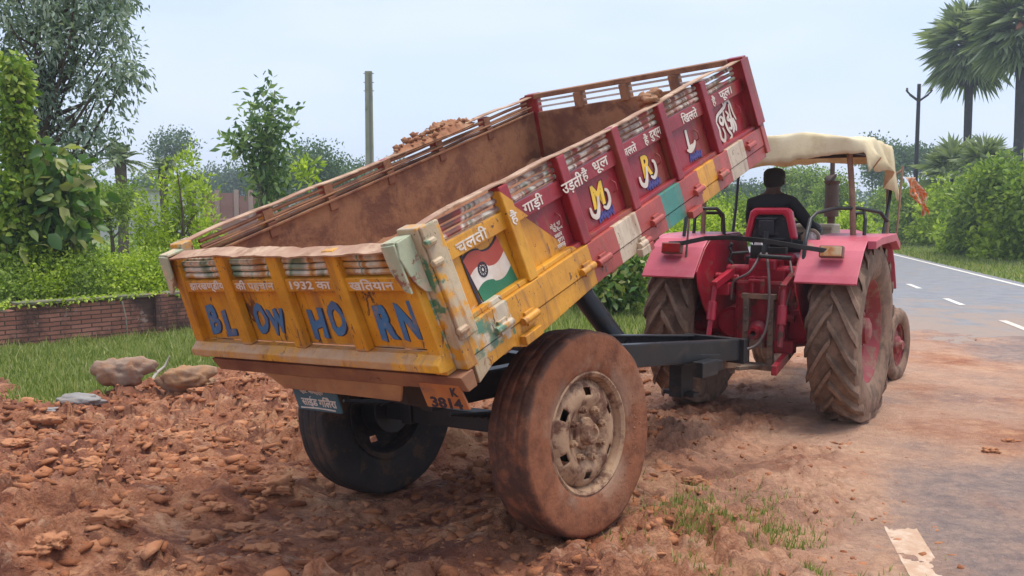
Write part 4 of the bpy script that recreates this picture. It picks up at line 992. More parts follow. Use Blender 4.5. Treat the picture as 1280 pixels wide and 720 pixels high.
# steering, dash, bonnet, stack
mb = MB(); 
ring = [(.19*math.cos(t), .19*math.sin(t)) for t in np.linspace(0, 2*math.pi, 33)[:-1]]
q = Matrix.Translation((.02,.62,1.40)) @ Matrix.Rotation(R(28), 4, 'X')
pr = [q @ Vector((x, y, 0)) for x, y in ring]; mb.tube(pr+[pr[0], pr[1]], .013, 8, caps=False)
for k in range(3): a_ = 2*math.pi*k/3+.5; mb.tube([q @ Vector((0,0,-.02)), q @ Vector((.185*math.cos(a_), .185*math.sin(a_), 0))], .010, 8)
mb.tube([q @ Vector((0,0,-.01)), (.02,.90,.98)], .022, 10); tp(mb, 'steering_wheel', BLKT, bevel=0, smooth=50)
BEIGE = dirty('faded_beige_panel', (.40,.35,.27), (.32,.28,.22), .6, (.25,.17,.12), .35, 6)
mb = MB(); mb.prism([(.82,1.06),(.82,1.40),(.88,1.47),(1.12,1.47),(1.12,1.06)], -.21, .25); tp(mb, 'dashboard', BEIGE, bevel=.015)
mb = MB()
for z in (1.28, 1.36, 1.42): mb.bb((-.215,.80,z), (.255,.818,z+.028))
tp(mb, 'dashboard_trim', BEIGE, bevel=.004)
mb = MB(); mb.prism([(-.23,1.0),(-.225,1.30),(-.18,1.37),(-.08,1.40),(.12,1.40),(.22,1.37),(.265,1.30),(.27,1.0)], 1.125, 2.28, 'xz'); tp(mb, 'bonnet', TRED, bevel=.01)
mb = MB(); mb.bb((-.17,1.1,.62), (.20,2.1,1.0)); mb.box((.02,1.9,.58), (.30,.20,.18)); mb.box((.02,1.87,.44), (1.05,.10,.09)); 
for s in (-1, 1): mb.tube([(s*.54,1.87,.30),(s*.54,1.87,.50)], .035, 12)
tp(mb, 'engine_block', BLK2, bevel=.012)
EXH = dirty('rusty_stack', (.10,.065,.05), (.07,.05,.04), .7, (.16,.11,.08), .4, 9)
mb = MB(); mb.tube([(.06,1.55,1.42),(.06,1.55,1.55)], .035, 16); mb.tube([(.06,1.55,1.53),(.06,1.55,1.83)], [.066,.060], 24); mb.tube([(.06,1.55,1.83),(.06,1.55,1.86)], [.062,.075], 24); mb.tube([(.06,1.55,1.86),(0,1.55,1.895)], [.075,.02], 24); mb.tube([(.06,1.55,1.88),(.06,1.55,2.04)], .022, 12); tp(mb, 'exhaust_stack', EXH, bevel=0, smooth=35)
# canopy frame and cloth
WOOD = dirty('weathered_wrapped_pole', (.30,.17,.11), (.20,.12,.08), .8, (.42,.28,.19), .4, 12, bump=.6)
posts = [((.60,.05,1.38), (.555,.05,2.02), .022), ((-.60,.05,1.38), (-.60,.05,2.0), .020), ((.70,.62,1.38), (.70,.95,1.93), .014), ((-.62,.80,1.30), (-.62,.95,1.95), .014)]
for k, (a, b, r_) in enumerate(posts):
    mb = MB(); mb.tube([a, Vector(a).lerp(Vector(b), .5)+Vector((.006,.004,0)), b], r_, 10); tp(mb, 'canopy_post', WOOD if k < 2 else BLKT, bevel=0, smooth=40)
mb = MB(); mb.tube([(.77,.80,1.38),(.77,.97,1.95)], .009, 8); mb.tube([(.70,.80,1.38),(.64,1.05,1.85),(.75,1.10,1.93)], .012, 8); tp(mb, 'canopy_brace', WOOD, bevel=0, smooth=40)
mb = MB(); mb.tube([(-.60,.05,2.0),(-.58,.05,2.03),(.53,.05,2.06),(.555,.05,2.02)], .016, 8); mb.tube([(-.62,.95,1.95),(-.5,.95,2.05),(.60,.95,2.05),(.70,.95,1.93)], .016, 8); 
for s in (-.6, .6): mb.tube([(s,.05,2.02),(s,.95,2.03)], .014, 8)
tp(mb, 'canopy_frame', BLKT, bevel=0, smooth=40)
NU, NV = 70, 60; U, Vv = np.meshgrid(np.linspace(-1, 1, NU), np.linspace(0, 1, NV))
xx_ = U*.66; yy_ = -.16+1.22*Vv
zz_ = 2.145-.045*np.abs(U)**2+.015*np.sin(Vv*3.1)-.02*(fbm(U*2, Vv*2, 3, 700)-.5)
dr = np.clip((np.abs(U)-.86)/.14, 0, 1); drf = np.clip((.10-Vv)/.10, 0, 1); drb = np.clip((Vv-.90)/.10, 0, 1)
side_len = np.where(U > 0, .10+.27*sst(Vv, .10, .6)+.05*np.sin(Vv*9), .10+.03*np.sin(Vv*11))
rear_len = .185+.018*np.sin(U*5+1)-.06*U
zz_ = zz_-dr**1.4*side_len-drf**1.3*rear_len-drb*.15
xx_ = .035+np.sign(U)*(np.minimum(np.abs(U), .86)*.76+np.clip(np.abs(U)-.86, 0, 1)*.45*(1+.5*np.sin(Vv*17)*dr))
yy_ = yy_+drf*.085*(1-.3*np.sin(U*8))-drb*.02
wr = (fbm(U*3.5, Vv*9, 4, 720)-.5)*.075+(fbm(U*9+Vv*4, Vv*3-U*5, 3, 730)-.5)*.04*(dr+drf)+.03*np.sin(Vv*22+U*5)*dr
zz_ = zz_+wr*.8; yy_ = yy_+wr*.35*drf; xx_ = xx_+wr*.9*dr
zz_ = zz_+.035*np.exp(-((U-.2)/.5)**2)*np.exp(-((Vv-.3)/.3)**2)
idx = np.arange(NU*NV).reshape(NV, NU); Q = np.stack([idx[:-1,:-1], idx[:-1,1:], idx[1:,1:], idx[1:,:-1]], -1).reshape(-1, 4)
n_ = NT('cream_cloth'); c_ = n_.ramp(n_.noise(4, None, 6, .7), [(.3, (.62,.48,.28)), (.5, (.80,.67,.43)), (.7, (.86,.76,.54))]); n_.done(c_, .85, 0, n_.bump(n_.noise(60, None, 4), .3, .006), .2)
tr_ = n_.t.nodes.new('ShaderNodeBsdfTranslucent'); n_.L(c_, tr_.inputs[0]); mx = n_.t.nodes.new('ShaderNodeMixShader'); mx.inputs[0].default_value = .25; n_.L(n_.b.outputs[0], mx.inputs[1]); n_.L(tr_.outputs[0], mx.inputs[2]); n_.L(mx.outputs[0], n_.out.inputs[0])
cn = npmesh('canopy_cloth', np.stack([xx_, yy_, zz_], -1).reshape(-1, 3), Q, n_.m, tractor, True); cn['label'] = 'wrinkled cream cloth roof'; so_ = cn.modifiers.new('t', 'SOLIDIFY'); so_.thickness = .004
# rag hanging at the canopy corner
P_ = TM @ Vector((.80, 1.02, 1.86)); NU, NV = 14, 20
U, Vv = np.meshgrid(np.linspace(0, 1, NU), np.linspace(0, 1, NV))
xr = (U-.2)*.10*(1-.35*Vv)+Vv*.15+.02*np.sin(Vv*9+U*4); yr = .03*np.sin(U*9+Vv*5); zr = -.30*Vv-.03*np.sin(U*7)*Vv
V = np.stack([xr, yr, zr], -1).reshape(-1, 3); a_ = -TY2*0; V = V+np.array(P_)
idx = np.arange(NU*NV).reshape(NV, NU); Q = np.stack([idx[:-1,:-1], idx[:-1,1:], idx[1:,1:], idx[1:,:-1]], -1).reshape(-1, 4)
keep = rng.random(len(Q)) > .12*(Q[:, 0]/(NU*NV))*3
n_ = NT('orange_white_rag'); c_ = n_.ramp(n_.noise(14, None, 3, .5, 1), [(.4, (.75,.16,.03)), (.5, (.75,.60,.45)), (.6, (.70,.22,.08))]); n_.done(c_, .8)
rag = npmesh('rag', V, Q[keep], n_.m, None, True); so_ = rag.modifiers.new('t', 'SOLIDIFY'); so_.thickness = .003
tag(rag, 'ragged orange and white cloth hanging at the front right corner of the canopy', 'cloth')

# ------------------------------------------------ driver
def person_mesh(name, joints, edges, mats, split, parent=None):
    me = bpy.data.meshes.new(name); me.from_pydata([j[0] for j in joints], edges, [])
    o = bpy.data.objects.new(name, me); COL.objects.link(o)
    sk = o.modifiers.new('s', 'SKIN'); sk.use_smooth_shade = True
    for i, j in enumerate(joints):
        d_ = me.skin_vertices[0].data[i]; r_ = j[1]; d_.radius = r_ if isinstance(r_, tuple) else (r_, r_); d_.use_root = (i == 0)
    ss = o.modifiers.new('ss', 'SUBSURF'); ss.levels = 2; ss.render_levels = 2
    dg = bpy.context.evaluated_depsgraph_get(); m2 = bpy.data.meshes.new_from_object(o.evaluated_get(dg))
    bpy.data.objects.remove(o)
    return m2
J = [((-.05,.10,1.30), (.15,.11)), ((-.05,.13,1.45), (.145,.10)), ((-.06,.17,1.58), (.165,.11)), ((-.065,.19,1.655), (.13,.085)), ((-.07,.205,1.72), (.055,.055)), ((-.07,.225,1.785), (.068,.075)), ((-.07,.235,1.845), (.074,.090)), ((-.07,.23,1.90), (.055,.065)),
     ((.095,.18,1.640), .062), ((.16,.22,1.55), .058), ((.245,.29,1.42), .046), ((.22,.43,1.40), .038), ((.175,.56,1.42), .026), ((.165,.60,1.425), (.030,.020)),
     ((-.225,.18,1.640), .062), ((-.25,.22,1.54), .056), ((-.26,.32,1.42), .046), ((-.23,.44,1.40), .038), ((-.18,.56,1.42), .026), ((-.165,.60,1.425), (.030,.020)),
     ((.05,.22,1.28), .10), ((.16,.58,1.24), .075), ((.19,.66,1.05), .058), ((.20,.70,.82), .045), ((.20,.80,.785), .038), ((.20,.88,.775), .028),
     ((-.15,.22,1.28), .10), ((-.24,.58,1.24), .075), ((-.27,.66,1.05), .058), ((-.28,.70,.82), .045), ((-.28,.80,.785), .038), ((-.28,.88,.775), .028)]
Eg = [(0,1),(1,2),(2,3),(3,4),(4,5),(5,6),(6,7),(3,8),(8,9),(9,10),(10,11),(11,12),(12,13),(3,14),(14,15),(15,16),(16,17),(17,18),(18,19),(0,20),(20,21),(21,22),(22,23),(23,24),(24,25),(0,26),(26,27),(27,28),(28,29),(29,30),(30,31)]
# fingers curled round the steering wheel
for s, b in ((1, 13), (-1, 19)):
    hx = .165*s if s > 0 else -.165
    for k, (dx, L1) in enumerate(((-.024,.030),(-.008,.036),(.009,.034),(.025,.026))):
        i0 = len(J); J += [((hx+dx,.622,1.432), .0095), ((hx+dx,.622+L1*.8,1.428), .009), ((hx+dx,.622+L1*.95,1.402), .008), ((hx+dx,.622+L1*.3,1.392), .007)]
        Eg += [(b, i0), (i0, i0+1), (i0+1, i0+2), (i0+2, i0+3)]
    i0 = len(J); tx_ = hx-s*.034; J += [((tx_,.60,1.415), .011), ((tx_-s*.006,.63,1.398), .009)]; Eg += [(b, i0), (i0, i0+1)]
me = person_mesh('person', J, Eg, None, None)
SKIN = plain('brown_skin', (.06,.03,.02), .5, var=.1); SHIRT = plain('black_shirt', (.012,.012,.013), .85); TROU = plain('dark_trousers', (.03,.03,.035), .85)
me.materials.clear(); [me.materials.append(m) for m in (SKIN, SHIRT, TROU)]
for p in me.polygons:
    c_ = p.center; p.use_smooth = True
    if c_.z > 1.715 and abs(c_.x+.07) < .1: p.material_index = 0
    elif c_.y > .52 and c_.z > 1.36: p.material_index = 0
    elif c_.z < 1.335 and (c_.z < 1.30 or c_.y > .3): p.material_index = 2 if c_.z > .84 or c_.y < .66 else 0
    else: p.material_index = 1
person = bpy.data.objects.new('person', me); COL.objects.link(person); person.matrix_world = TM
tag(person, 'person in a black shirt and dark cap sitting at the tractor wheel, back to us', 'person')
def pc(mb, name, m, smooth=50): return mb.build(name, m, person, None, 0, smooth)
hc = Vector((-.07,.235,1.835))
mb = MB(); mb.lathe([(-.006,.083),(.02,.090),(.05,.086),(.075,.060),(.085,.0)], 28, 'z', hc+Vector((0,0,.012))); mb.xf(lambda v: Vector((hc.x+(v.x-hc.x)*.95, hc.y+(v.y-hc.y)*1.12, v.z)))
mb.prism([(-.07-.06,.30),(-.07-.05,.375),(-.07,.395),(-.07+.05,.375),(-.07+.06,.30)], 1.848, 1.858, 'xy'); pc(mb, 'cap', plain('dark_cap', (.015,.015,.018), .8))
mb = MB()
mb.lathe([(-.075,.052),(-.05,.076),(-.02,.085),(.02,.088)], 28, 'z', hc); mb.xf(lambda v: Vector((hc.x+(v.x-hc.x)*.93, hc.y-.018+(v.y-hc.y)*1.0, v.z))); pc(mb, 'hair', plain('black_hair', (.01,.009,.008), .7))
for s in (-1, 1):
    mb = MB(); mb.lathe([(-.008,.0),(-.006,.014),(.006,.018),(.008,.006)], 14, 'x'); mb.xf(lambda v: Vector((hc.x+s*(.078)+v.x, hc.y+v.y, hc.z-.018+v.z*1.6))); pc(mb, 'ear', SKIN)
    mb = MB(); mb.lathe([(-.010,0),(-.007,.007),(0,.010),(.007,.007),(.010,0)], 12, 'y', hc+Vector((s*.030,.084,.0))); pc(mb, 'eye', plain('eye_white', (.5,.48,.45), .3))
mb = MB(); mb.tube([hc+Vector((0,.088,.0)), hc+Vector((0,.104,-.028)), hc+Vector((0,.088,-.036))], [.007,.014,.010], 10); pc(mb, 'nose', SKIN)
mb = MB(); mb.tube([hc+Vector((-.022,.076,-.058)), hc+Vector((0,.084,-.060)), hc+Vector((.022,.076,-.058))], .006, 8); pc(mb, 'mouth', plain('lips', (.16,.05,.04), .5))

# ================================================================== PLANTS
def unit(v): return v/np.maximum(1e-9, np.linalg.norm(v, axis=-1, keepdims=True))
def leaf_arrays(C, D, L, Wd, fold=.25, droop=.0, r_=rng):
    """C base points, D directions, L lengths, Wd widths -> diamond leaves, two triangles folded on the midrib"""
    N_ = len(C); D = unit(D); A = unit(np.cross(D, r_.normal(size=(N_, 3)))); Nn = np.cross(A, D)
    L = np.broadcast_to(L, (N_,))[:, None]; Wd = np.broadcast_to(Wd, (N_,))[:, None]
    mid = C+D*L*.45; tip = C+D*L-np.array([0,0,1])*L*droop
    V = np.stack([C, mid+A*Wd*.5+Nn*Wd*fold, tip, mid-A*Wd*.5+Nn*Wd*fold], 1).reshape(-1, 3)
    b = np.arange(N_)[:, None]*4
    return V, np.concatenate([b+[0,1,2], b+[0,2,3]], 1).reshape(-1, 3)
def round_leaves(C, D, L, Wd, fold=.18, droop=.1, r_=rng):
    N_ = len(C); D = unit(D); A = unit(np.cross(D, r_.normal(size=(N_, 3)))); Nn = np.cross(A, D)
    L = np.broadcast_to(L, (N_,))[:, None]; Wd = np.broadcast_to(Wd, (N_,))[:, None]; z = np.array([0,0,1.])
    P = [C]
    for t, w_ in ((.22,.42),(.60,.46)): P.append(C+D*L*t+A*Wd*w_+Nn*Wd*fold-z*L*droop*t*t)
    P.append(C+D*L-z*L*droop)
    for t, w_ in ((.60,.46),(.22,.42)): P.append(C+D*L*t-A*Wd*w_+Nn*Wd*fold-z*L*droop*t*t)
    P.append(C+D*L*.5-z*L*droop*.25)
    V = np.stack(P, 1).reshape(-1, 3); b = np.arange(N_)[:, None]*7
    return V, np.concatenate([b+[6,i,(i+1) % 6] for i in range(6)], 1).reshape(-1, 3)
def join_arr(parts):
    V = []; T = []; o = 0
    for v, t in parts: V.append(v); T.append(t+o); o += len(v)
    return np.concatenate(V), np.concatenate(T)
BARK = dirty('grey_brown_bark', (.13,.095,.07), (.08,.06,.045), .9, (.2,.17,.13), .4, 6, bump=.8, spec=.1)
BARKP = dirty('pale_bark', (.30,.27,.22), (.20,.18,.14), .9, (.12,.12,.07), .4, 5, bump=.6, spec=.1)
LV_SILVER = leafmat('silvery_leaves', [(.10,.15,.10), (.18,.25,.17), (.29,.36,.28), (.48,.53,.45)], .4, .25)
LV_VINE = leafmat('vine_leaves', [(.10,.18,.02), (.18,.28,.03), (.29,.39,.05), (.44,.49,.10)], .45, .4)
LV_BROAD = leafmat('broad_leaves', [(.055,.12,.025), (.10,.19,.04), (.18,.27,.06), (.40,.38,.14)], .4, .35)
LV_LIME = leafmat('lime_leaves', [(.15,.22,.02), (.29,.39,.035), (.43,.52,.06), (.58,.64,.14)], .45, .45)
LV_DARK = leafmat('dark_leaves', [(.05,.10,.03), (.085,.15,.045), (.13,.20,.06)], .5, .25)
LV_MID = leafmat('mid_leaves', [(.09,.15,.025), (.16,.24,.035), (.25,.34,.05), (.36,.44,.09)], .5, .35)
LV_FAR = leafmat('far_leaves', [(.065,.11,.05), (.09,.145,.06), (.13,.19,.08)], .6, .2)
LV_PALM = leafmat('palm_leaves', [(.10,.14,.06), (.18,.23,.10), (.28,.33,.17), (.42,.45,.28)], .4, .25)
LV_SAP = leafmat('sapling_leaves', [(.06,.12,.045), (.11,.19,.06), (.20,.29,.10), (.38,.46,.18)], .35, .3)

def crown_leaves(blobs, n_cl, per, Ls, spread, up=0.25, aspect=.45, droop=.1, seed=0, surf=.55):
    r_ = np.random.default_rng(seed); cl = []
    vol = np.array([b[1][0]*b[1][1]*b[1][2] for b in blobs])**.75; pick = r_.choice(len(blobs), n_cl, p=vol/vol.sum())
    for i in pick:
        c, rad = blobs[i]; d = unit(r_.normal(size=3)); cl.append(np.array(c)+d*np.array(rad)*(surf+(1-surf)*r_.random()**.5 if r_.random() < .75 else r_.random()))
    cl = np.array(cl); N_ = n_cl*per
    base = np.repeat(cl, per, 0)+r_.normal(size=(N_, 3))*spread
    D = unit(base-np.repeat(cl, per, 0))*.8+r_.normal(size=(N_, 3))*.6+np.array([0,0,up])
    L = Ls*(.6+.8*r_.random(N_))
    return cl, (round_leaves if aspect > .6 else leaf_arrays)(base, D, L, L*aspect, .18, droop, r_)
def limbs(base, top, r0, cl, n_l, seed=0, bend=.12, tw=.25):
    """tapered trunk with limbs reaching clusters"""
    r_ = np.random.default_rng(seed); mb = MB(); base = np.array(base, float); top = np.array(top, float); H = np.linalg.norm(top-base)
    P = [base+(top-base)*t+np.array([math.sin(t*4+seed), math.cos(t*3+seed), 0])*bend*H*.3*t for t in np.linspace(0, 1, 9)]
    mb.tube(P, [r0*(1.25-.15*i) if i == 0 else r0*(1-.095*i) for i in range(9)], 10)
    if n_l and len(cl):
        for i in r_.choice(len(cl), min(n_l, len(cl)), replace=False):
            c = cl[i]; t = np.clip((c[2]-base[2])/max(.1, H)-r_.uniform(.1, .35), .18, .97); a = base+(top-base)*t+np.array([math.sin(t*4+seed), math.cos(t*3+seed), 0])*bend*H*.3*t
            m = a+(c-a)*.5+np.array([0,0,-.08])*np.linalg.norm(c-a)+r_.normal(size=3)*.05*np.linalg.norm(c-a)
            k = r0*(1-.85*t)*.55; mb.tube([a, a+(m-a)*.5, m, c], [k, k*.8, k*.5, k*.2], 6)
    return mb
def plant(name, label, cat, base, top, r0, blobs, n_cl, per, Ls, spread, lm, bark=None, n_l=20, group=None, seed=0, aspect=.45, up=.25, droop=.1, surf=.55, extra=None, crown='foliage', trunk='stem'):
    b = Vector(base); root = empty(name, Matrix.Translation(b), label, cat, group)
    cl, (V, T) = crown_leaves(blobs, n_cl, per, Ls, spread, up, aspect, droop, seed, surf)
    if extra is not None: V, T = join_arr([(V, T)]+extra)
    V = V-np.array(b); o = npmesh(crown, V, T, lm, root)
    mb = limbs(base, top, r0, cl, n_l, seed); mb.xf(lambda v: v-b); mb.build(trunk, bark or BARK, root, None, 0, 60)
    return root
def W(px, py, Y): return tuple(at(px, py, Y))
def pxr(r, Y): return r*Y/F

# --- tall silvery tree, top left
Y0 = 15.5; m_ = lambda r: pxr(r, Y0)
bl = [(W(20,40,Y0),(m_(75),1.4,m_(80))), (W(95,25,Y0-.3),(m_(60),1.1,m_(60))), (W(60,-70,Y0),(m_(120),1.6,m_(80))), (W(140,105,Y0-.4),(m_(38),.5,m_(30))), (W(60,120,Y0),(m_(60),.9,m_(50))), (W(120,165,Y0),(m_(34),.6,m_(42))), (W(85,185,Y0),(m_(30),.5,m_(40))), (W(130,-10,Y0),(m_(38),.8,m_(45))), (W(168,92,Y0-.2),(m_(16),.3,m_(14))), (W(148,62,Y0),(m_(24),.4,m_(20)))]
plant('silvery_tree', 'tall silvery green tree with thin drooping leaf sprays at upper left edge', 'tree', (W(30,300,Y0)[0],Y0,0), W(60,-60,Y0), .15, bl, 620, 26, .105, .10, LV_SILVER, BARK, 60, seed=11, aspect=.42, up=-.35, droop=.25, surf=.3, crown='crown', trunk='trunk')
# --- trunk swathed in vines, far left
Y0 = 12.3
bl = [(W(20,y,Y0),(pxr(w_,Y0),.22,pxr(26,Y0))) for y, w_ in ((95,8),(125,11),(160,14),(200,17),(240,20),(280,26),(320,32))]
plant('vine_clad_tree', 'upright trunk wrapped in bright green climbing vine at left edge', 'tree', (W(18,340,Y0)[0],Y0,0), W(22,82,Y0), .08, bl, 230, 26, .085, .055, LV_VINE, BARK, 10, seed=12, aspect=.75, up=-.2, droop=.2, surf=.6, crown='vine', trunk='trunk')
Y0 = 12.6
bl = [(W(82,215,Y0),(pxr(30,Y0),.35,pxr(34,Y0))), (W(78,265,Y0),(pxr(40,Y0),.4,pxr(38,Y0))), (W(60,305,Y0),(pxr(44,Y0),.4,pxr(40,Y0))), (W(30,240,Y0),(pxr(30,Y0),.4,pxr(45,Y0)))]
plant('broad_leaved_bush', 'bush of very large drooping leaves beside the vine-wrapped trunk', 'bush', (W(70,340,Y0)[0],Y0,0), W(75,210,Y0), .05, bl, 110, 12, .19, .10, LV_BROAD, BARK, 30, seed=13, aspect=.8, up=-.1, droop=.35, surf=.4)
# --- weeds along the wall
wx = [(12,345,12.0),(45,338,12.3),(78,330,12.4),(112,334,12.2),(146,338,12.3),(180,336,12.5),(212,330,12.8),(240,322,13.2)]
wl_ = ['leftmost, under the vine-wrapped trunk','second from left, below drooping leaves','third from left, right of drooping leaves','above the middle of the wall','above the brick pier in the wall','left of the bright upright shrub','at the foot of the bright upright shrub','half hidden behind the trailer corner']
for k, (px, py, Y0) in enumerate(wx):
    bl = [(W(px,py+4,Y0),(pxr(26,Y0),.35,pxr(24,Y0))), (W(px+10,py+22,Y0-.25),(pxr(26,Y0),.3,pxr(18,Y0)))]
    plant('weed_bush', 'low green weed bush behind the wall, '+wl_[k], 'bush', (W(px,py,Y0)[0],Y0,0), W(px,py-10,Y0), .02, bl, 150, 16, .05, .07, LV_LIME if k % 3 else LV_MID, BARK, 18, 'weedy bushes behind the brick wall', 20+k, aspect=.55)
# --- bright upright shrub
Y0 = 14; bl = []
for px, y0_, y1 in ((228,200,340),(205,232,335),(252,238,330),(186,262,335),(262,275,330),(215,215,330),(240,215,330),(196,300,345)):
    for t in np.linspace(0, 1, 5): bl.append((W(px+6*math.sin(px+t*3), y0_+(y1-y0_)*t, Y0+.3*math.sin(px)), (pxr(9+9*t,Y0),.16,pxr(17,Y0))))
plant('bright_shrub', 'tall bright yellow-green shrub with upright stems left of the trailer', 'shrub', (W(222,330,Y0)[0],Y0,0), W(226,215,Y0), .035, bl, 330, 18, .085, .07, LV_LIME, BARK, 60, seed=31, aspect=.38, up=.7, droop=.05)
Y0 = 21
plant('round_bush', 'grey-green rounded bush behind the bright shrub', 'bush', (W(140,290,Y0)[0],Y0,0), W(140,235,Y0), .06, [(W(138,262,Y0),(pxr(30,Y0),.8,pxr(24,Y0))),(W(120,250,Y0),(pxr(16,Y0),.5,pxr(14,Y0))),(W(155,245,Y0),(pxr(20,Y0),.5,pxr(16,Y0)))], 150, 22, .10, .15, LV_MID, BARK, 20, seed=33)
# --- sapling
Y0 = 20; bl = [(W(333,125,Y0),(pxr(11,Y0),.2,pxr(20,Y0))),(W(328,160,Y0),(pxr(24,Y0),.4,pxr(22,Y0))),(W(352,150,Y0),(pxr(10,Y0),.2,pxr(14,Y0))),(W(312,190,Y0),(pxr(22,Y0),.4,pxr(16,Y0))),(W(340,195,Y0),(pxr(28,Y0),.5,pxr(22,Y0))),(W(330,225,Y0),(pxr(30,Y0),.5,pxr(18,Y0))),(W(298,182,Y0),(pxr(8,Y0),.2,pxr(12,Y0))),(W(345,245,Y0),(pxr(16,Y0),.3,pxr(12,Y0)))]
plant('sapling', 'young tree with large glossy leaves and thin pale stem, left of the concrete pole', 'tree', (W(325,330,Y0)[0],Y0,0), W(333,112,Y0), .06, bl, 120, 14, .19, .14, LV_SAP, BARKP, 40, seed=35, aspect=.4, up=.2, droop=.15, surf=.4, crown='crown', trunk='trunk')
plant('sprig', 'small pale sprig of leaves on a thin stem right of the young tree', 'shrub', (W(388,330,19)[0],19,0), W(386,212,19), .015, [(W(386,215,19),(.22,.15,.2))], 16, 9, .17, .08, LV_LIME, BARKP, 8, seed=36, aspect=.35, up=.4)
# --- palms with feathered fronds
def feather_palm(label, px, py, Y, r, n_f=34, trunk_r=.16, seed=0, group=None):
    r_ = np.random.default_rng(seed); c = np.array(W(px, py, Y)); parts = []; rad = pxr(r, Y)
    for k in range(n_f):
        az = r_.random()*6.28; el = r_.uniform(-.25, 1.35); d = np.array([math.cos(az)*math.cos(el), math.sin(az)*math.cos(el), math.sin(el)]); L = rad*r_.uniform(.8, 1.1)
        t = np.linspace(.08, 1, 26)[:, None]; P = c+d*L*t+np.array([0,0,-1])*L*.42*t**2.2
        tg = unit(np.gradient(P, axis=0)); sd = unit(np.cross(tg, [0,0,1]))
        for s in (-1, 1): parts.append(leaf_arrays(P, tg*.65+sd*s+np.array([0,0,-.15]), L*.24*np.sin(np.pi*(t[:, 0]*.85+.12))+.02, L*.045, .1, .1, r_))
        parts.append(leaf_arrays(P[:-1], tg[:-1], L*.06, L*.012, .1, 0, r_))
    V, T = join_arr(parts); b = Vector((c[0], Y, 0)); root = empty('date_palm', Matrix.Translation(b), label, 'palm tree', group)
    npmesh('crown', V-np.array(b), T, LV_PALM if Y < 60 else LV_FAR, root)
    mb = MB(); mb.tube([(0,0,-.2),(0.05,0,c[2]*.5),(c[0]-b.x,0,c[2]+.05)], [trunk_r*1.1, trunk_r, trunk_r*1.2], 10); mb.build('trunk', BARK, root, None, 0, 60)
feather_palm('date palm with stiff spiky fronds on the left skyline', 150, 202, 30, 38, seed=3)
feather_palm('pale date palm just left of the feathery far tree', 203, 214, 38, 33, seed=4)
feather_palm('small date palm low behind the bright shrub', 238, 232, 36, 26, 26, seed=5)
# --- far trees
def ftree(name, label, px, py, Y, rx, ry, seed, lm=None, cat='tree', group=None, n_cl=150, per=26, air=.5):
    lm = lm or LV_FAR
    r_ = np.random.default_rng(seed); bl = []
    for k in range(6):
        a = k*1.05+seed; bl.append((W(px+rx*.5*math.cos(a), py+ry*.42*math.sin(a), Y+pxr(rx, Y)*.4*math.sin(a*2)), (pxr(rx*.55, Y), pxr(rx*.5, Y), pxr(ry*.5, Y))))
    return plant(name, label, cat, (W(px,266,Y)[0], Y, 0), W(px, py, Y), pxr(rx, Y)*.07, bl, n_cl, per, pxr(3.6, Y), pxr(5.5, Y), lm, BARK, 22, group, seed, .6, .1, .1, air, crown='crown', trunk='trunk')
ftree('feathery_tree', 'airy flat-topped tree on the left skyline between two palms', 216, 182, 75, 30, 24, 41, n_cl=90, per=22, air=.3)
ftree('spreading_tree', 'dark dense spreading tree right of the young tree', 392, 212, 62, 46, 38, 42, LV_DARK, n_cl=260)
ftree('spreading_tree', 'lower dark tree touching the right side of the dense spreading tree', 440, 232, 66, 34, 26, 43, LV_DARK)
far_l = [(262,232,120,30,22,'above the brick ruin at left'),(292,228,115,28,22,'behind the ruin, left of the young tree'),(322,232,118,28,20,'directly behind the young tree'),(352,230,112,24,22,'right behind the young tree stem'),(470,228,95,26,24,'just right of the concrete pole foot'),(444,226,100,26,22,'just left of the concrete pole'),(497,222,110,22,22,'far tree touching the trailer top rail'),(245,238,130,26,18,'left end of the far tree line'),(112,240,110,40,14,'behind the date palm'),(60,238,110,40,22,'far left behind the drooping leaves'),(180,238,90,30,18,'between date palm and bright shrub')]
for k, (px, py, Y, rx, ry, w_) in enumerate(far_l): ftree('far_tree', 'hazy far tree, '+w_, px, py, Y, rx, ry, 50+k, group='trees along the left horizon', n_cl=100)
for k, (px, py, Y, rx, ry, w_) in enumerate([(985,232,60,22,28,'tall one right of the driver\'s head'),(1012,238,58,26,34,'middle one seen under the canopy'),(1040,246,50,24,30,'behind the exhaust stack'),(965,250,70,20,18,'low one behind the driver'),(905,250,75,26,18,'left of the driver'),(870,256,80,26,14,'above the left grab rail'),(930,246,85,30,16,'just left of the driver\'s shoulder')]):
    ftree('roadside_tree', 'green tree beyond the tractor, '+w_, px, py, Y, rx, ry, 80+k, LV_FAR if Y > 65 else LV_MID, group='trees seen beyond the tractor', n_cl=150)
for k, (px, py, Y, rx, ry, w_) in enumerate([(1092,190,95,18,16,'above the canopy end'),(1120,200,90,18,18,'right of the canopy'),(1150,198,92,20,12,'behind the crossarm pole'),(1175,206,90,20,16,'right of the crossarm pole'),(1100,215,80,20,20,'low behind the canopy drape')]):
    ftree('skyline_tree', 'dark hazy tree on the right skyline, '+w_, px, py, Y, rx, ry, 90+k, LV_DARK, group='hazy trees on the right skyline', n_cl=110)
r_ = np.random.default_rng(44); parts = []
for k in range(150):
    a = R(-36+62*k/150); Yd = r_.uniform(135, 165); x = Yd*math.tan(a)
    if -2 < x-(.236*Yd) < 14: continue
    hh_ = r_.uniform(3.2, 6.2); c = np.array([x, Yd, hh_*.5]); cl = c+r_.normal(size=(170, 3))*[2.6, 2, hh_*.26]; cl[:, 2] = np.abs(cl[:, 2])
    parts.append(leaf_arrays(cl, r_.normal(size=(170, 3)), .9, .75, .2, 0, r_))
tag(npmesh('far_wood', *join_arr(parts), LV_FAR), 'distant band of woods closing the horizon behind the fields', 'woods', kind='stuff')
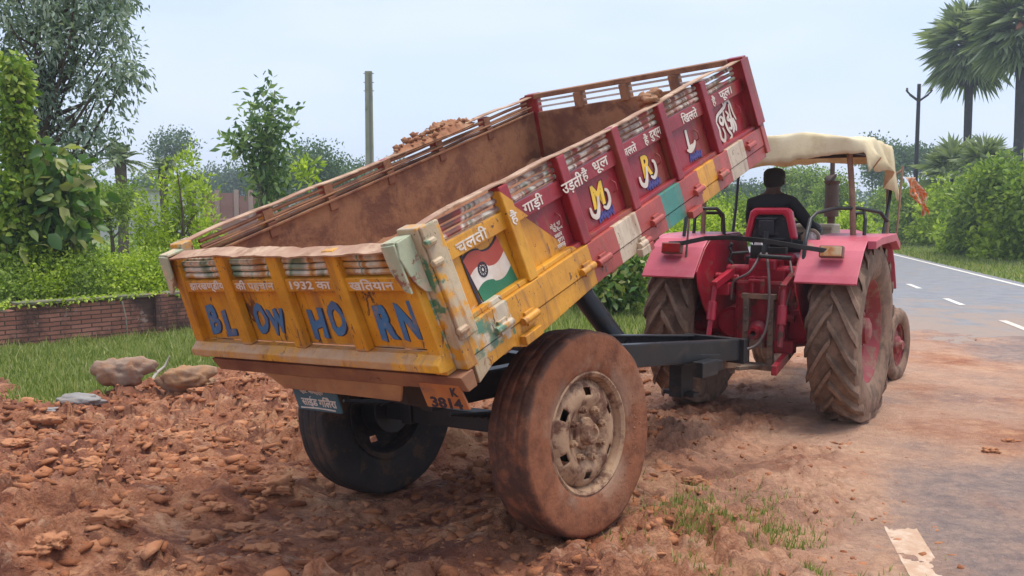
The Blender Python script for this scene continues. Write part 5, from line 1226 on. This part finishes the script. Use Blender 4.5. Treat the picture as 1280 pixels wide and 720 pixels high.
# --- verge bushes on the right
vb = [(1150,270,24,36,40,LV_MID),(1190,268,25,42,44,LV_LIME),(1232,268,23,46,50,LV_MID),(1275,278,21,40,50,LV_LIME),(1130,282,27,26,26,LV_MID),(1215,298,22,36,24,LV_LIME),(1262,306,20.5,36,24,LV_LIME),(1170,292,24,34,22,LV_LIME),(1258,235,26,44,34,LV_MID),(1300,250,24,40,50,LV_MID),(1112,262,32,22,26,LV_MID)]
vl = ['left end, beside the tractor canopy','bright one below the fan palm leaves','large one in the middle','bright one at the right edge of the photo','dark low one nearest the tractor','bright low one at the verge grass','low one at the verge near the right edge','low one left of the middle','tall one under the second palm trunk','outermost right, mostly out of frame','farthest one, just right of the canopy posts']
for k, (px, py, Y, rx, ry, lm) in enumerate(vb):
    Y = (9.4+.5*math.sin(k*2.1))/(RN.x*(px-640)/F+RN.y); py += -4 if px < 1210 else 0
    bl = [(W(px+rx*.45*math.cos(a), py+ry*.4*math.sin(a), Y+.8*math.sin(a*2+k)), (pxr(rx*.55,Y), .9, pxr(ry*.5,Y))) for a in np.arange(0, 6, 1.2)]
    plant('verge_bush', 'leafy roadside bush right of the road, '+vl[k], 'bush', (W(px,300,Y)[0],Y,0), W(px,py,Y), .05, bl, 240, 26, .20, .19, lm, BARK, 24, 'bushes along the right verge', 100+k, aspect=.5, surf=.75)
# --- shrubs beyond the trailer drawbar and left of the driver
for k, (px, py, Y, rx, ry, lm, ll, lab) in enumerate([(770,345,13.5,34,34,LV_BROAD,.13,'leafy dark green bush seen between ram and tractor wheel'),(738,330,14.5,30,24,LV_MID,.09,'bush hugging the underside of the raised red panel'),(800,318,15,30,28,LV_LIME,.08,'lime bush left of the pink left mudguard'),(850,300,17,34,34,LV_LIME,.08,'bright bush above the left mudguard'),(890,285,19,34,34,LV_LIME,.08,'bright bush left of the driver'),(925,275,22,30,34,LV_MID,.09,'green bush behind the driver\'s left shoulder'),(880,268,26,40,24,LV_MID,.10,'taller bush behind the steel grab rail'),(1065,285,24,26,26,LV_LIME,.10,'lime bush seen under the canopy at right'),(1020,285,28,34,24,LV_MID,.11,'bush behind the steering wheel'),(700,365,15,30,16,LV_MID,.07,'low weeds just above the near trailer wheel')]):
    bl = [(W(px+rx*.45*math.cos(a), py+ry*.4*math.sin(a), Y+.4*math.sin(a*2+k)), (pxr(rx*.55,Y), .45, pxr(ry*.5,Y))) for a in np.arange(0, 6, 1.2)]
    plant('field_bush', lab, 'bush', (W(px,320,Y)[0],Y,0), W(px,py,Y), .03, bl, 170, 20, ll, .11, lm, BARK, 20, 'bushes in the field beyond the trailer', 130+k, aspect=.55)
# --- palmyra palms
def fan_leaf(c, d, L, r_, wob=.25, n_s=22):
    """pleated fan: segments radiating from a petiole end"""
    d = unit(d); p = c+d*L*.45; a = unit(np.cross(d, [0.01,0,1])); parts = []
    th = np.linspace(-1.9, 1.9, n_s)[:, None]; D = d*np.cos(th)+a*np.sin(th)*(1)+np.array([0,0,-.22])*np.abs(th)**1.2*.5
    ll = L*.62*(1-.12*np.abs(th[:, 0]))*r_.uniform(.85, 1.1, n_s)
    V, T = leaf_arrays(np.repeat(p[None], n_s, 0)+D*.02, D, ll, ll*.16, .25, .18, r_)
    q = leaf_arrays(c[None], d[None], np.array([L*.5]), np.array([L*.04]), .1, 0, r_)
    return [(V, T), q]
def palmyra(label, px, cy, Y, r, tw, seed, group, ground=True, n_f=78, name='palmyra_palm', skirt=True):
    r_ = np.random.default_rng(seed); c = np.array(W(px, cy, Y)); parts = []; rad = pxr(r, Y)
    for k in range(n_f):
        az = k*2.4+r_.random()*.5; el = -1.15+2.5*((k+.5)/n_f)**.9; d = np.array([math.cos(az)*math.cos(el), math.sin(az)*math.cos(el), math.sin(el)])
        parts += fan_leaf(c+np.array([0,0,(.3 if el > 0 else 0)*rad*.3]), d, rad*r_.uniform(.85, 1.1), r_)
    V, T = join_arr(parts); b = Vector((c[0], Y, 0)); root = empty(name, Matrix.Translation(b), label, 'palm tree', group)
    npmesh('crown', V-np.array(b), T, LV_PALM, root)
    mb = MB(); z1 = c[2]; hw = pxr(tw, Y)/2; mb.tube([(0,0,-.3),(0,0,.6),(.05,0,z1*.5),(.0,0,z1)], [hw*1.25, hw, hw*.92, hw*1.0], 14); mb.build('trunk', PALMB, root, None, 0, 60)
    if skirt:
        r2 = np.random.default_rng(seed+1); N_ = 420; az = r2.random(N_)*6.28; hh = r2.random(N_)
        C = np.stack([np.cos(az)*hw*(1.0+1.3*hh), np.sin(az)*hw*(1.0+1.3*hh), z1-rad*.62+rad*.5*hh], -1); D = np.stack([np.cos(az)*.5, np.sin(az)*.5, -np.ones(N_)], -1)
        V, T = leaf_arrays(C, D, rad*.22, rad*.05, .2, 0, r2); npmesh('dead_frond_skirt', V, T, DEADP, root)
    return root, c, rad
PALMB = dirty('dark_palm_bark', (.07,.065,.06), (.05,.045,.045), .9, (.12,.11,.10), .4, 3, bump=.8, spec=.1)
DEADP = leafmat('dead_fronds', [(.05,.045,.04), (.09,.075,.06), (.14,.11,.08)], .8, .1)
palmyra('tall fan palm with a full dense crown and dark frond skirt, left of the two', 1213, 60, 54, 60, 10, 7, 'tall fan palms by the road')
_, c, rad = palmyra('nearer tall fan palm cut by the right edge of the photo', 1279, 36, 46, 70, 13, 9, 'tall fan palms by the road', skirt=False)
mb = MB()
mb.lathe([(0,.0),(.02,.10),(.10,.17),(.22,.19),(.33,.13),(.38,.08),(.42,.10),(.43,.0)], 20, 'z', Vector(W(1275,34,44.6))-Vector((0,0,.2))); mb.tube([Vector(W(1275,34,44.6))+Vector((0,0,.2)), Vector(W(1275,10,44.9))], .02, 6)
o = mb.build('clay_pot', plain('terracotta', (.42,.16,.09), .7), None, None, 0, 40); tag(o, 'reddish clay pot hanging in the crown of the palm at the right edge', 'pot')
for k, (px, py, Y, r, lab) in enumerate([(1192,222,42,50,'low fan palm clump with pale stiff leaves above the bushes'),(1232,212,39,44,'fan palm clump right of the crossarm pole, under the first palm trunk'),(1165,250,44,28,'small fan palm drooping low over the verge bushes')]):
    palmyra(lab, px, py, Y, r, 8, 300+k, 'low fan palms on the verge', n_f=26, name='fan_palm_bush', skirt=False)

# --- grass and ground cover
GR1 = leafmat('grass_blades', [(.13,.18,.035), (.20,.26,.06), (.32,.35,.11), (.45,.42,.19)], .6, .35)
def grass(name, label, n_, xr, yr, keepf, hmin, hmax, seed, w=.008):
    r_ = np.random.default_rng(seed); x = r_.uniform(*xr, n_); y = r_.uniform(*yr, n_); k = r_.random(n_) < keepf(x, y); x, y = x[k], y[k]; n_ = len(x)
    z = gheight(x, y)[0]; h = r_.uniform(hmin, hmax, n_)*(.5+fbm(x*1.2, y*1.2, 3, 900)); a = r_.random(n_)*6.28; ww = w*(1+y*.05)
    dx, dy = np.cos(a)*ww, np.sin(a)*ww; lx = r_.normal(0, .35, n_)*h; ly = r_.normal(0, .35, n_)*h
    V = np.stack([np.stack([x-dx, y-dy, z-.01], -1), np.stack([x+dx, y+dy, z-.01], -1), np.stack([x+lx, y+ly, z+h], -1)], 1).reshape(-1, 3)
    o = npmesh(name, V, np.arange(3*n_).reshape(-1, 3), GR1); return tag(o, label, 'grass', kind='stuff')
gm = lambda x, y: (1-mudmask(x, y))**2*((roads(x, y) < .35)*1.)
grass('grass', 'short green grass growing between the brick wall and the mud', 150000, (-8, -1), (6.6, 14), lambda x, y: gm(x, y)*(.35+fbm(x*2, y*2, 3, 910)), .02, .085, 1)
grass('field_grass', 'rough green grass growing in the field behind the trailer', 170000, (-4, 6.5), (9.5, 32), lambda x, y: gm(x, y)*(.4+fbm(x, y, 3, 911)), .05, .20, 2, .010)
grass('verge_grass', 'short grass growing on the far verge of the road', 130000, (6, 24), (8, 60), lambda x, y: ((roads(x, y) > 6.5) & (roads(x, y) < 9.8))*1., .03, .14, 3, .012)
def sparse(x, y):
    g = np.exp(-((x-1.05)/.33)**2-((y-4.15)/.55)**2)+.8*np.exp(-((x-1.35)/.2)**2-((y-3.8)/.3)**2)
    return np.clip(g*1.2, 0, 1)*(fbm(x*7, y*7, 3, 920) > .5)
grass('sparse_grass', 'thin tufts of muddy grass growing near the road edge line', 26000, (.2, 2), (3, 5.6), sparse, .015, .05, 4, .0035)
grass('weed_clumps', 'taller grass clumps growing at the foot of the wall and by the stones', 26000, (-7.5, -2.4), (6.9, 12.2), lambda x, y: gm(x, y)*(fbm(x*1.7, y*1.7, 3, 930) > .60), .05, .17, 5, .005)
N_ = 60000; r_ = np.random.default_rng(8); x = r_.uniform(-30, 30, N_); y = 13+60*r_.random(N_)**1.6; k = (roads(x, y) < -1) & (x > -.62*y-3) & (fbm(x*.25, y*.25, 4, 940) > .46); x, y = x[k], y[k]; N_ = len(x)
C = np.stack([x, y, .0+r_.random(N_)*.5*fbm(x*.4, y*.4, 3, 941)], -1); s_ = .05+.0035*y
tag(npmesh('field_undergrowth', *leaf_arrays(C, r_.normal(size=(N_, 3))+[0,0,.8], s_*1.3, s_*.7, .2, .1, r_), LV_MID), 'scrubby undergrowth spreading over the field to the left', 'undergrowth', kind='stuff')

# ================================================================== WALL, RUIN, POLES, STONES
n = NT('old_brick'); br_ = n.t.nodes.new('ShaderNodeTexBrick'); uv = n.mapv((1,1,1))
cx_ = n.xyz(n.co()); cmb = n.t.nodes.new('ShaderNodeCombineXYZ'); n.L(cx_[0], cmb.inputs[0]); n.L(cx_[2], cmb.inputs[1])
wobv = n.t.nodes.new('ShaderNodeVectorMath'); wobv.operation = 'ADD'; n.L(cmb.outputs[0], wobv.inputs[0]); nz = n.t.nodes.new('ShaderNodeVectorMath'); nz.operation = 'SCALE'; n.L(n.noise(5, None, 3, out=1), nz.inputs[0]); nz.inputs[3].default_value = .018; n.L(nz.outputs[0], wobv.inputs[1]); n.L(wobv.outputs[0], br_.inputs['Vector'])
br_.inputs['Scale'].default_value = 1; br_.inputs['Brick Width'].default_value = .24; br_.inputs['Row Height'].default_value = .052; br_.inputs['Mortar Size'].default_value = .007
br_.inputs['Color1'].default_value = (.27,.11,.08,1); br_.inputs['Color2'].default_value = (.40,.18,.13,1); br_.inputs['Mortar'].default_value = (.10,.065,.05,1)
c = n.mix(n.step(n.noise(1.7, None, 7, .7), .42, .62), br_.outputs[0], (.085,.05,.042)); c = n.mix(n.step(n.noise(6, None, 7, .7), .58, .7), c, (.34,.24,.20))
BRICK = n.done(c, .9, 0, n.bump(n.math('ADD', n.math('MULTIPLY', br_.outputs['Fac'], -1.), n.noise(30, None, 4)), .7, .012), .15)
A_ = gp(0, 436); B_ = gp(215, 415); wd_ = (B_-A_).normalized(); P0 = A_-wd_*3.2
ang = math.atan2(wd_.y, wd_.x); WM = Matrix.Translation((P0.x, P0.y, -.03)) @ Matrix.Rotation(ang, 4, 'Z')
wall = empty('brick_wall', WM, 'low weathered dark brick wall in front of the weeds at left', 'wall')
def wall_seg(x0, x1, h0, h1, name='wall_section', th=.22):
    mb = MB(); vs = []; fs = []; N_ = max(2, int((x1-x0)/.12)); r2 = np.random.default_rng(int(x0*10)+5)
    for i in range(N_+1):
        x = x0+(x1-x0)*i/N_; h = h0+(h1-h0)*i/N_+r2.normal(0, .008)
        vs += [(x, -th/2, -.1), (x, -th/2, h), (x, th/2, h), (x, th/2, -.1)]
    fs = [(4*i+k, 4*i+(k+1) % 4, 4*i+4+(k+1) % 4, 4*i+4+k) for i in range(N_) for k in range(4)]+[(0,1,2,3), (4*N_+3, 4*N_+2, 4*N_+1, 4*N_)]
    mb.add(vs, fs); return mb.build(name, BRICK, wall)
hA = (436-381)/F*A_.y
wall_seg(0, 3.35, hA-.06, hA-.03); wall_seg(3.352, 5.0, hA+.02, hA+.03); wall_seg(5.10, 11.5, hA+.03, hA+.02)
mb = MB(); mb.bb((4.97, -.17, -.1), (5.13, .13, hA+.05)); mb.build('brick_pier', BRICK, wall, None, .006)
COP = dirty('mossy_coping', (.20,.16,.12), (.12,.12,.06), .9, (.07,.10,.03), .5, 6, bump=.6)
mb = MB(); 
for x0, x1, z in ((3.36, 4.96, hA+.022), (5.14, 11.5, hA+.028)):
    x = x0
    while x < x1-.2: L = min(x1-x, random.uniform(.4, .8)); mb.bb((x, -.135, z), (x+L-.012, .135, z+.035+random.uniform(-.006, .006))); x += L
mb.build('coping', COP, wall, None, .004)
o = wall; 
mb = MB(); q = WM.inverted() @ gp(178, 428); mb.tube([(q.x-.02, -.16, 1.0*hA+.0), (q.x+.01, -.18, hA*.6), (q.x+.04, -.15, 0)], .008, 6); mb.xf(lambda v: WM @ v); tag(mb.build('dry_stalk', BARKP, None, None, 0, 50), 'thin dry stalk leaning on the front of the brick wall', 'stalk')
# creepers spilling over the wall
parts = []; r_ = np.random.default_rng(5); N_ = 2600; xx = r_.uniform(0, 8.5, N_); sag = .14*fbm(xx*1.6, xx*0+3, 4, 950)-.045
zz = hA+.05-np.abs(r_.normal(0, .5, N_))*np.maximum(.008, sag)*1.0; yy = -.14-.04*r_.random(N_)
yy = np.where(zz > hA, r_.uniform(-.2, .3, N_), yy); C = np.stack([xx, yy, zz+.0], -1)
V, T = leaf_arrays(C, r_.normal(size=(N_, 3))+[0,-.5,.1], .05, .032, .2, .2, r_); V = np.array([tuple(WM @ Vector(v)) for v in V])
tag(npmesh('creeper', V, T, LV_LIME), 'green creeper spilling over the top of the brick wall', 'creeper', kind='stuff')
# stones
ROCK = dirty('brown_grey_rock', (.36,.24,.16), (.25,.16,.11), .9, (.46,.25,.13), .6, 4, bump=.9, spec=.15)
ROCKB = dirty('grey_brown_boulder', (.34,.235,.17), (.24,.17,.13), .9, (.40,.20,.11), .55, 3.5, bump=1, spec=.15)
ROCKG = dirty('grey_rock', (.36,.34,.32), (.25,.23,.22), .9, (.42,.33,.26), .4, 4, bump=.7, spec=.2)
for k, (px, py, sz_, m, lab, fl_) in enumerate([(155,480,(.235,.20,.235),ROCKB,'rough brown boulder at the grass edge, tallest of the stones',1),(100,492,(.22,.17,.10),ROCKG,'flat grey slab of stone left of the brown boulder',1),(228,478,(.23,.18,.19),ROCK,'rounded pale earth-stained stone right of the brown boulder',1),(70,500,(.10,.08,.03),ROCKG,'small flat grey stone at the left end of the stones',1),(258,470,(.12,.10,.08),ROCK,'small stone between the pale stone and the trailer',1)]):
    q = gp(px, py+22); V, T = blob(700+k*3, 4, 1, .28); nn = fbm(V[:, 0]*2.2+k*5, V[:, 1]*2.2+V[:, 2]*2, 5, 60+k, .6)-.5; nn = nn+.35*(np.abs(fbm(V[:, 0]*1.3+k, V[:, 2]*1.7+V[:, 1], 2, 80+k)-.5)*2-.3)
    V = V*(1+nn*.75)[:, None]*np.array(sz_)*.78+np.array([q.x, q.y, gz(q.x, q.y)+sz_[2]*.42]); tag(npmesh('stone', V, T, m, smooth=True), lab, 'stone', 'stones at the edge of the mud')
q0 = at(196, 466, 7.9); q1 = at(212, 445, 8.0)
mb = MB(); mb.tube([at(188,478,7.8), q0, at(206,458,8.0), q1], [.016,.014,.012,.007], 8); mb.tube([q0, at(192,456,7.85)], [.010,.005], 6); tag(mb.build('dead_branch', plain('bleached_wood', (.42,.38,.31), .8), None, None, 0, 50), 'short bleached dead branch sticking up behind the stones', 'branch')
# concrete pole and steel pole
CONC = dirty('mossy_concrete', (.36,.33,.26), (.26,.26,.17), .9, (.20,.21,.10), .45, 1.5, bump=.5, spec=.15)
Yp = 33; b = at(463, 266, Yp); zt = at(463, 89, Yp).z; mb = MB(); hw = pxr(10.5, Yp)/2; h2 = pxr(8.5, Yp)/2
vs = [(sx*hw, sy*hw*.8, -.2) for sx, sy in ((-1,-1),(1,-1),(1,1),(-1,1))]+[(sx*h2, sy*h2*.8, zt) for sx, sy in ((-1,-1),(1,-1),(1,1),(-1,1))]
mb.add(vs, [(0,1,5,4),(1,2,6,5),(2,3,7,6),(3,0,4,7),(4,5,6,7),(3,2,1,0)])
root = empty('concrete_pole', loc(b.x, Yp), 'tall bare concrete pole standing behind the trailer', 'pole'); mb.build('shaft', CONC, root, None, .02)
mb = MB(); mb.bb((h2*.15,-h2*.95,.5),(h2*.75,-h2*.75,zt-.1)); mb.build('groove_shade_strip', plain('concrete_shadow_groove', (.20,.18,.14), .9), root)  # raised dark strip; the shade of a groove is painted as its colour
mb = MB(); 
for z in (zt-.08, zt-.4, zt-.7): mb.tube([(-h2*1.5, 0, z), (h2*1.5, 0, z)], .015, 8)
mb.build('steel_pin', STEEL, root)
Yp = 44; b = at(1143, 266, Yp); zt = at(1143, 105, Yp).z; root = empty('steel_pole', loc(b.x, Yp), 'thin dark utility pole with V-shaped crossarms right of the tractor canopy', 'utility pole')
DKS = plain('dark_steel', (.025,.022,.022), .6)
mb = MB(); mb.tube([(0,0,-.2),(0,0,zt*.5),(0,0,zt)], [.12,.10,.085], 12); mb.build('shaft', DKS, root, None, 0, 40)
for s in (-1, 1):
    mb = MB(); e = pxr(15, Yp); mb.bar((0,-.03,zt-pxr(21,Yp)), (s*e*.75,-.03,zt-pxr(13,Yp)), .09, .09); mb.bar((s*e*.73,-.03,zt-pxr(13,Yp)), (s*e,-.03,zt-pxr(9,Yp)), .06, .07); ca = mb.build('crossarm', DKS, root)
    mb = MB(); mb.lathe([(0,.05),(.05,.07),(.09,.04),(.14,.06),(.18,.0)], 12, 'z', (s*e,-.03,zt-pxr(9,Yp))); mb.build('insulator', plain('insulator_brown', (.08,.04,.03), .4), ca, None, 0, 40)
# brick ruin, far left
Yr = 58; a0 = at(255, 264, Yr); root = empty('brick_ruin', loc(a0.x, Yr), 'roofless pinkish brick ruin with dark doorway shade painted on in the far field', 'building')
FBR = dirty('far_pink_brick', (.36,.18,.13), (.28,.13,.10), .9, (.42,.30,.24), .4, .6, bump=.3)
def fx(px): return at(px, 260, Yr).x-a0.x
mb = MB(); mb.bb((0,0,0),(fx(292),.4,2.85)); mb.bb((fx(292)+.002,.05,0),(fx(300)-.002,.35,2.1)); mb.bb((fx(300),0,0),(fx(326),.4,2.65)); mb.bb((fx(326)+.002,.05,0),(fx(331)-.002,.35,1.9)); mb.bb((fx(331),0,0),(fx(345),.4,3.0)); mb.bb((.36,4,0),(fx(340),4.3,2.6)); mb.bb((0,.402,0),(.35,4,2.5)); mb.build('wall', FBR, root)
for p_ in (272, 296, 314, 328, 344): mb = MB(); mb.bb((fx(p_)-.14,-.12,0),(fx(p_)+.14,-.005,3.05)); mb.build('pillar', dirty('pale_brick', (.45,.30,.24), (.4,.25,.2), .9, (.3,.2,.15), .3, 1), root)
mb = MB(); mb.bb((fx(320),-.02,.05),(fx(324.5),-.003,2.4)); mb.build('doorway', plain('doorway_shade_paint', (.03,.02,.02), .9), root)  # dark sheet on the wall face, coloured as the shade inside a doorway
Yr2 = 48; a1 = at(300, 270, Yr2); mb = MB(); mb.bb((-2.6,0,-.2),(4.2,.5,1.25)); mb.bb((4.2,-.4,-.2),(7.0,.2,1.05)); o = mb.build('terrace_wall', FBR, None, Matrix.Translation((a1.x, Yr2, 0)), .04); tag(o, 'low stepped bank of pink brick rubble in front of the ruin', 'wall')
o.location = (a1.x, Yr2, 0)
sh = empty('field_hut', loc(at(374, 262, 70).x, 70), 'tiny white hut with dark roof right of the young tree', 'hut'); mb = MB(); mb.bb((-.8,0,0),(.8,1.5,2.5)); mb.build('wall', plain('whitewash', (.65,.63,.60), .8), sh); mb = MB(); mb.prism([(-1,2.5),(1,2.5),(0,3.2)], -.2, 1.7, 'xz'); mb.build('roof', plain('thatch', (.20,.16,.12), .9), sh)
sh = empty('field_house', loc(at(180, 262, 52).x, 52), 'pale low house half hidden behind the bright shrub', 'house'); mb = MB(); mb.bb((-2.6,0,0),(2.2,3,2.85)); mb.build('wall', plain('pale_wall', (.50,.48,.45), .8), sh); mb = MB(); mb.bb((-2.8,-.3,2.85),(2.4,3.2,3.0)); mb.build('roof', plain('grey_roof', (.26,.24,.23), .8), sh)
mb = MB(); mb.bb((-.3,-.02,.0),(.4,.0,1.6)); mb.build('door', plain('grey_door', (.16,.16,.17), .6), sh)

# ================================================================== HAZE
mb = MB(); mb.bb((-170, -30, -1.5), (170, 230, 16)); n = NT('haze_air'); n.t.nodes.remove(n.b)
pv = n.t.nodes.new('ShaderNodeVolumePrincipled'); pv.inputs['Color'].default_value = (.80,.87,1,1); pv.inputs['Density'].default_value = .0015; pv.inputs['Anisotropy'].default_value = .2
n.L(pv.outputs[0], n.out.inputs['Volume']); hz_ = mb.build('haze', n.m); tag(hz_, 'thin pale haze in the air over the fields', 'haze', kind='stuff')
# ================================================================== LIGHT
SUN_EL, SUN_AZ = 77, 85      # degrees; azimuth measured from +Y towards +X
w = bpy.data.worlds.new('World'); SC.world = w; w.use_nodes = True
nt = w.node_tree; bg = nt.nodes['Background']
sky = nt.nodes.new('ShaderNodeTexSky'); sky.sky_type = 'NISHITA'; sky.sun_disc = False
sky.sun_elevation = R(SUN_EL); sky.sun_rotation = R(SUN_AZ); sky.air_density = 1.0; sky.dust_density = 2.2; sky.ozone_density = 1.8; sky.altitude = 0
mxn = nt.nodes.new('ShaderNodeMix'); mxn.data_type = 'RGBA'; mxn.inputs[0].default_value = .75; 
cn_ = nt.nodes.new('ShaderNodeTexNoise'); cn_.inputs['Scale'].default_value = 2.2; cn_.inputs['Detail'].default_value = 6; cn_.inputs['Roughness'].default_value = .5
tc_ = nt.nodes.new('ShaderNodeTexCoord'); mp_ = nt.nodes.new('ShaderNodeMapping'); mp_.inputs['Scale'].default_value = (1, 1, 3.2); nt.links.new(tc_.outputs['Generated'], mp_.inputs[0]); nt.links.new(mp_.outputs[0], cn_.inputs['Vector'])
cr_ = nt.nodes.new('ShaderNodeValToRGB'); cr_.color_ramp.elements[0].position = .35; cr_.color_ramp.elements[0].color = (4.3, 5.2, 6.7, 1); cr_.color_ramp.elements[1].position = .68; cr_.color_ramp.elements[1].color = (5.5, 5.95, 7.2, 1)
nt.links.new(cn_.outputs[0], cr_.inputs[0]); nt.links.new(cr_.outputs[0], mxn.inputs[7])
nt.links.new(sky.outputs[0], mxn.inputs[6]); nt.links.new(mxn.outputs[2], bg.inputs[0]); bg.inputs[1].default_value = .12
sd = bpy.data.lights.new('sun', 'SUN'); so = bpy.data.objects.new('sun', sd); COL.objects.link(so)
sd.energy = 2.3; sd.angle = R(32); sd.color = (1, .95, .86)
dv = Vector((math.sin(R(SUN_AZ))*math.cos(R(SUN_EL)), math.cos(R(SUN_AZ))*math.cos(R(SUN_EL)), math.sin(R(SUN_EL))))
so.rotation_euler = dv.to_track_quat('Z', 'Y').to_euler()
SC.view_settings.view_transform = 'Standard'; SC.view_settings.look = 'None'; SC.view_settings.gamma = 1; SC.view_settings.exposure = .6
SC.render.engine = 'CYCLES'; SC.cycles.max_bounces = 6; SC.cycles.transparent_max_bounces = 8; SC.cycles.volume_bounces = 0
